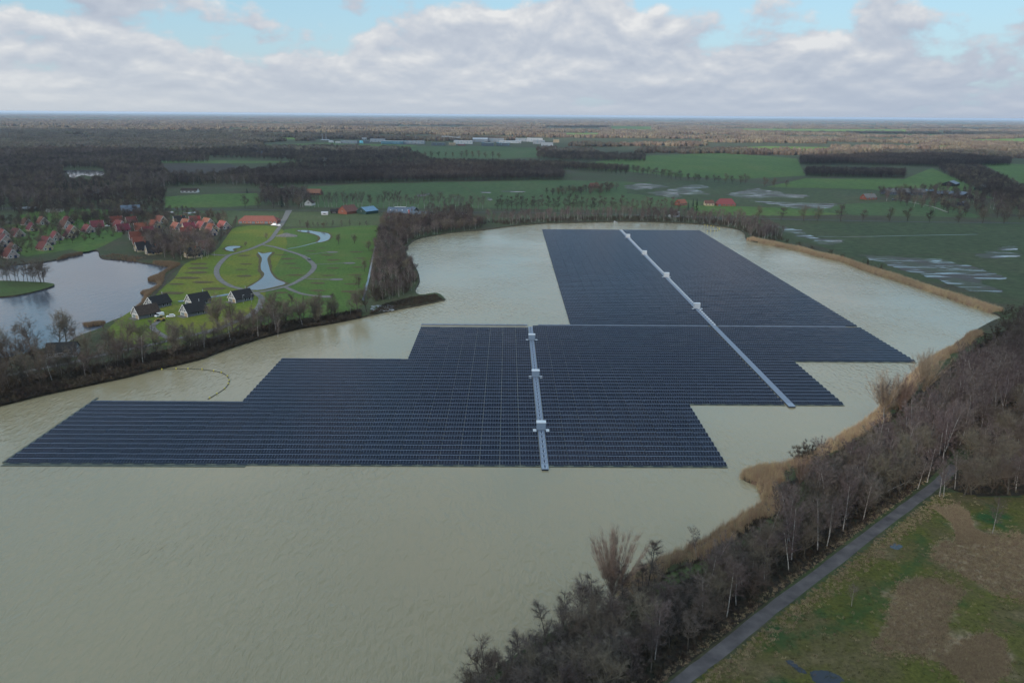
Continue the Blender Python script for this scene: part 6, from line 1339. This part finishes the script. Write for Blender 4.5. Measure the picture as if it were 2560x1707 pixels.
# --- far countryside: belts of wood to the horizon
FP = [[(q.x, q.y) for q in DL(p)] for m, p in FIELDS if max(D(*t).y for t in p) > 2000]
FP.append(xy(DL([(660, 324), (1320, 324), (1320, 345), (900, 345), (560, 336), (560, 331)])))
lumps = []
def keep(x, y): return not any(inside(f, x, y) for f in FP)
for _ in range(520):
    d = 2450 * (28000 / 2450) ** rw.random(); u = rw.uniform(-.78, .78)
    if d < 5000 and u > -.12 and rw.random() < .55: continue
    if d > 5000 and u > 0 and rw.random() < .25: continue
    cx, cy = u * d, d; L = rw.uniform(120, 520) * (d / 3500) ** .75; W = rw.uniform(25, 110) * (d / 3500) ** .6; ang = rw.gauss(0, .25); st = 26 * (d / 3000) ** .5; nn = min(90, int(L * W * 4 / (st * st * 1.3)) + 1)
    for _ in range(nn):
        a, b = rw.uniform(-L, L), rw.uniform(-W, W); x = cx + a * math.cos(ang) - b * math.sin(ang); y = cy + a * math.sin(ang) + b * math.cos(ang)
        if y > 2420 and keep(x, y): lumps.append((x, y, LZ))
scatter('far_woods', lumps, P_lump, 'brown bare woods in belts out to the horizon', rw, .7, 1.35)
LW = DL([(-150, 346), (300, 343), (560, 339), (560, 332), (650, 318), (500, 312), (300, 304), (-100, 302)])
lumps2 = [(a, b, LZ) for a, b in rnd_in(xy(LW), 5200, rw, 24, 8) if keep(a, b)]
scatter('far_woods', lumps2, P_lump, 'dark continuous woods on the far left', rw, .7, 1.25)

# ---------------------------------------------------------------- unseen cloud bank on the sun's side, shaped so its shadow covers the lake
def shade_cloud_bank():
    rng = random.Random(8); H = 2600.0; sh = Vector((sun_dir.x, sun_dir.y, 0)) * (H / sun_dir.z); mb = MB()
    foot = [(-7000, -600), (7000, -600), (7000, 2350), (3600, 2450), (1300, 2550), (600, 3000), (-100, 3500), (-700, 4400), (-3600, 5200), (-7000, 5200)]
    spots_ = rnd_in(foot, 150, rng, 420, 40) + [(x + rng.gauss(0, 500), y + rng.gauss(0, 120)) for x, y in ((2500, 6200), (3300, 6100), (-1200, 8000), (0, 8200), (5500, 9500), (-6000, 9000), (7000, 6000)) for _ in range(3)]
    for x, y in spots_:
        c = Vector((x, y, H)) + sh; r = rng.uniform(430, 640); t = r * .22; k = len(mb.v); n, rings = 12, 6
        for a in range(1, rings):
            f = math.pi * a / rings
            for i in range(n): an = 6.283 * i / n; q = r * math.sin(f) * rng.uniform(.85, 1.12); mb.v.append((c.x + q * math.cos(an), c.y + q * math.sin(an), c.z + (t if f < 1.57 else t * .4) * math.cos(f) * rng.uniform(.8, 1.3)))
        mb.v += [(c.x, c.y, c.z + t), (c.x, c.y, c.z - t * .4)]
        for a in range(rings - 2):
            for i in range(n): p, q = k + a * n + i, k + a * n + (i + 1) % n; mb.face((p, p + n, q + n, q))
        for i in range(n): mb.face((k + i, k + (i + 1) % n, k + (rings - 1) * n)); mb.face((k + (rings - 2) * n + (i + 1) % n, k + (rings - 2) * n + i, k + (rings - 1) * n + 1))
    m = bpy.data.materials.new('cloud_white'); m.use_nodes = True; b = m.node_tree.nodes['Principled BSDF']; b.inputs['Base Color'].default_value = (.85, .86, .88, 1); b.inputs['Roughness'].default_value = 1; b.inputs['Specular IOR Level'].default_value = 0; b.inputs['Alpha'].default_value = 0.42   # thinned to let part of the sun reach the ground
    for q in range(len(mb.m)): mb.m[q] = 0
    o = mb.build('shade_clouds', m); tag(o, 'unseen cloud bank on the sun side, placed to shade lake and nearer fields', kind='stuff')
shade_cloud_bank()

# ---------------------------------------------------------------- the hazy air
def haze():
    mb = MB(); mb.box(-61000, 61000, -1700, 71000, -3.0, 119.0); m = bpy.data.materials.new('hazy_air'); m.use_nodes = True; nt = m.node_tree; nt.nodes.clear()
    out = N(nt, 'ShaderNodeOutputMaterial'); v = N(nt, 'ShaderNodeVolumePrincipled'); v.inputs['Color'].default_value = (.66, .80, 1.0, 1); v.inputs['Density'].default_value = HAZE; v.inputs['Anisotropy'].default_value = 0.2
    nt.links.new(v.outputs[0], out.inputs['Volume']); tag(mb.build('haze', m), 'thin pale haze over the flat countryside', kind='stuff')
HAZE = 2.8e-5
haze()
sc.cycles.volume_bounces = 0; sc.cycles.max_bounces = 6; sc.cycles.transparent_max_bounces = 8; sc.cycles.use_denoising = True
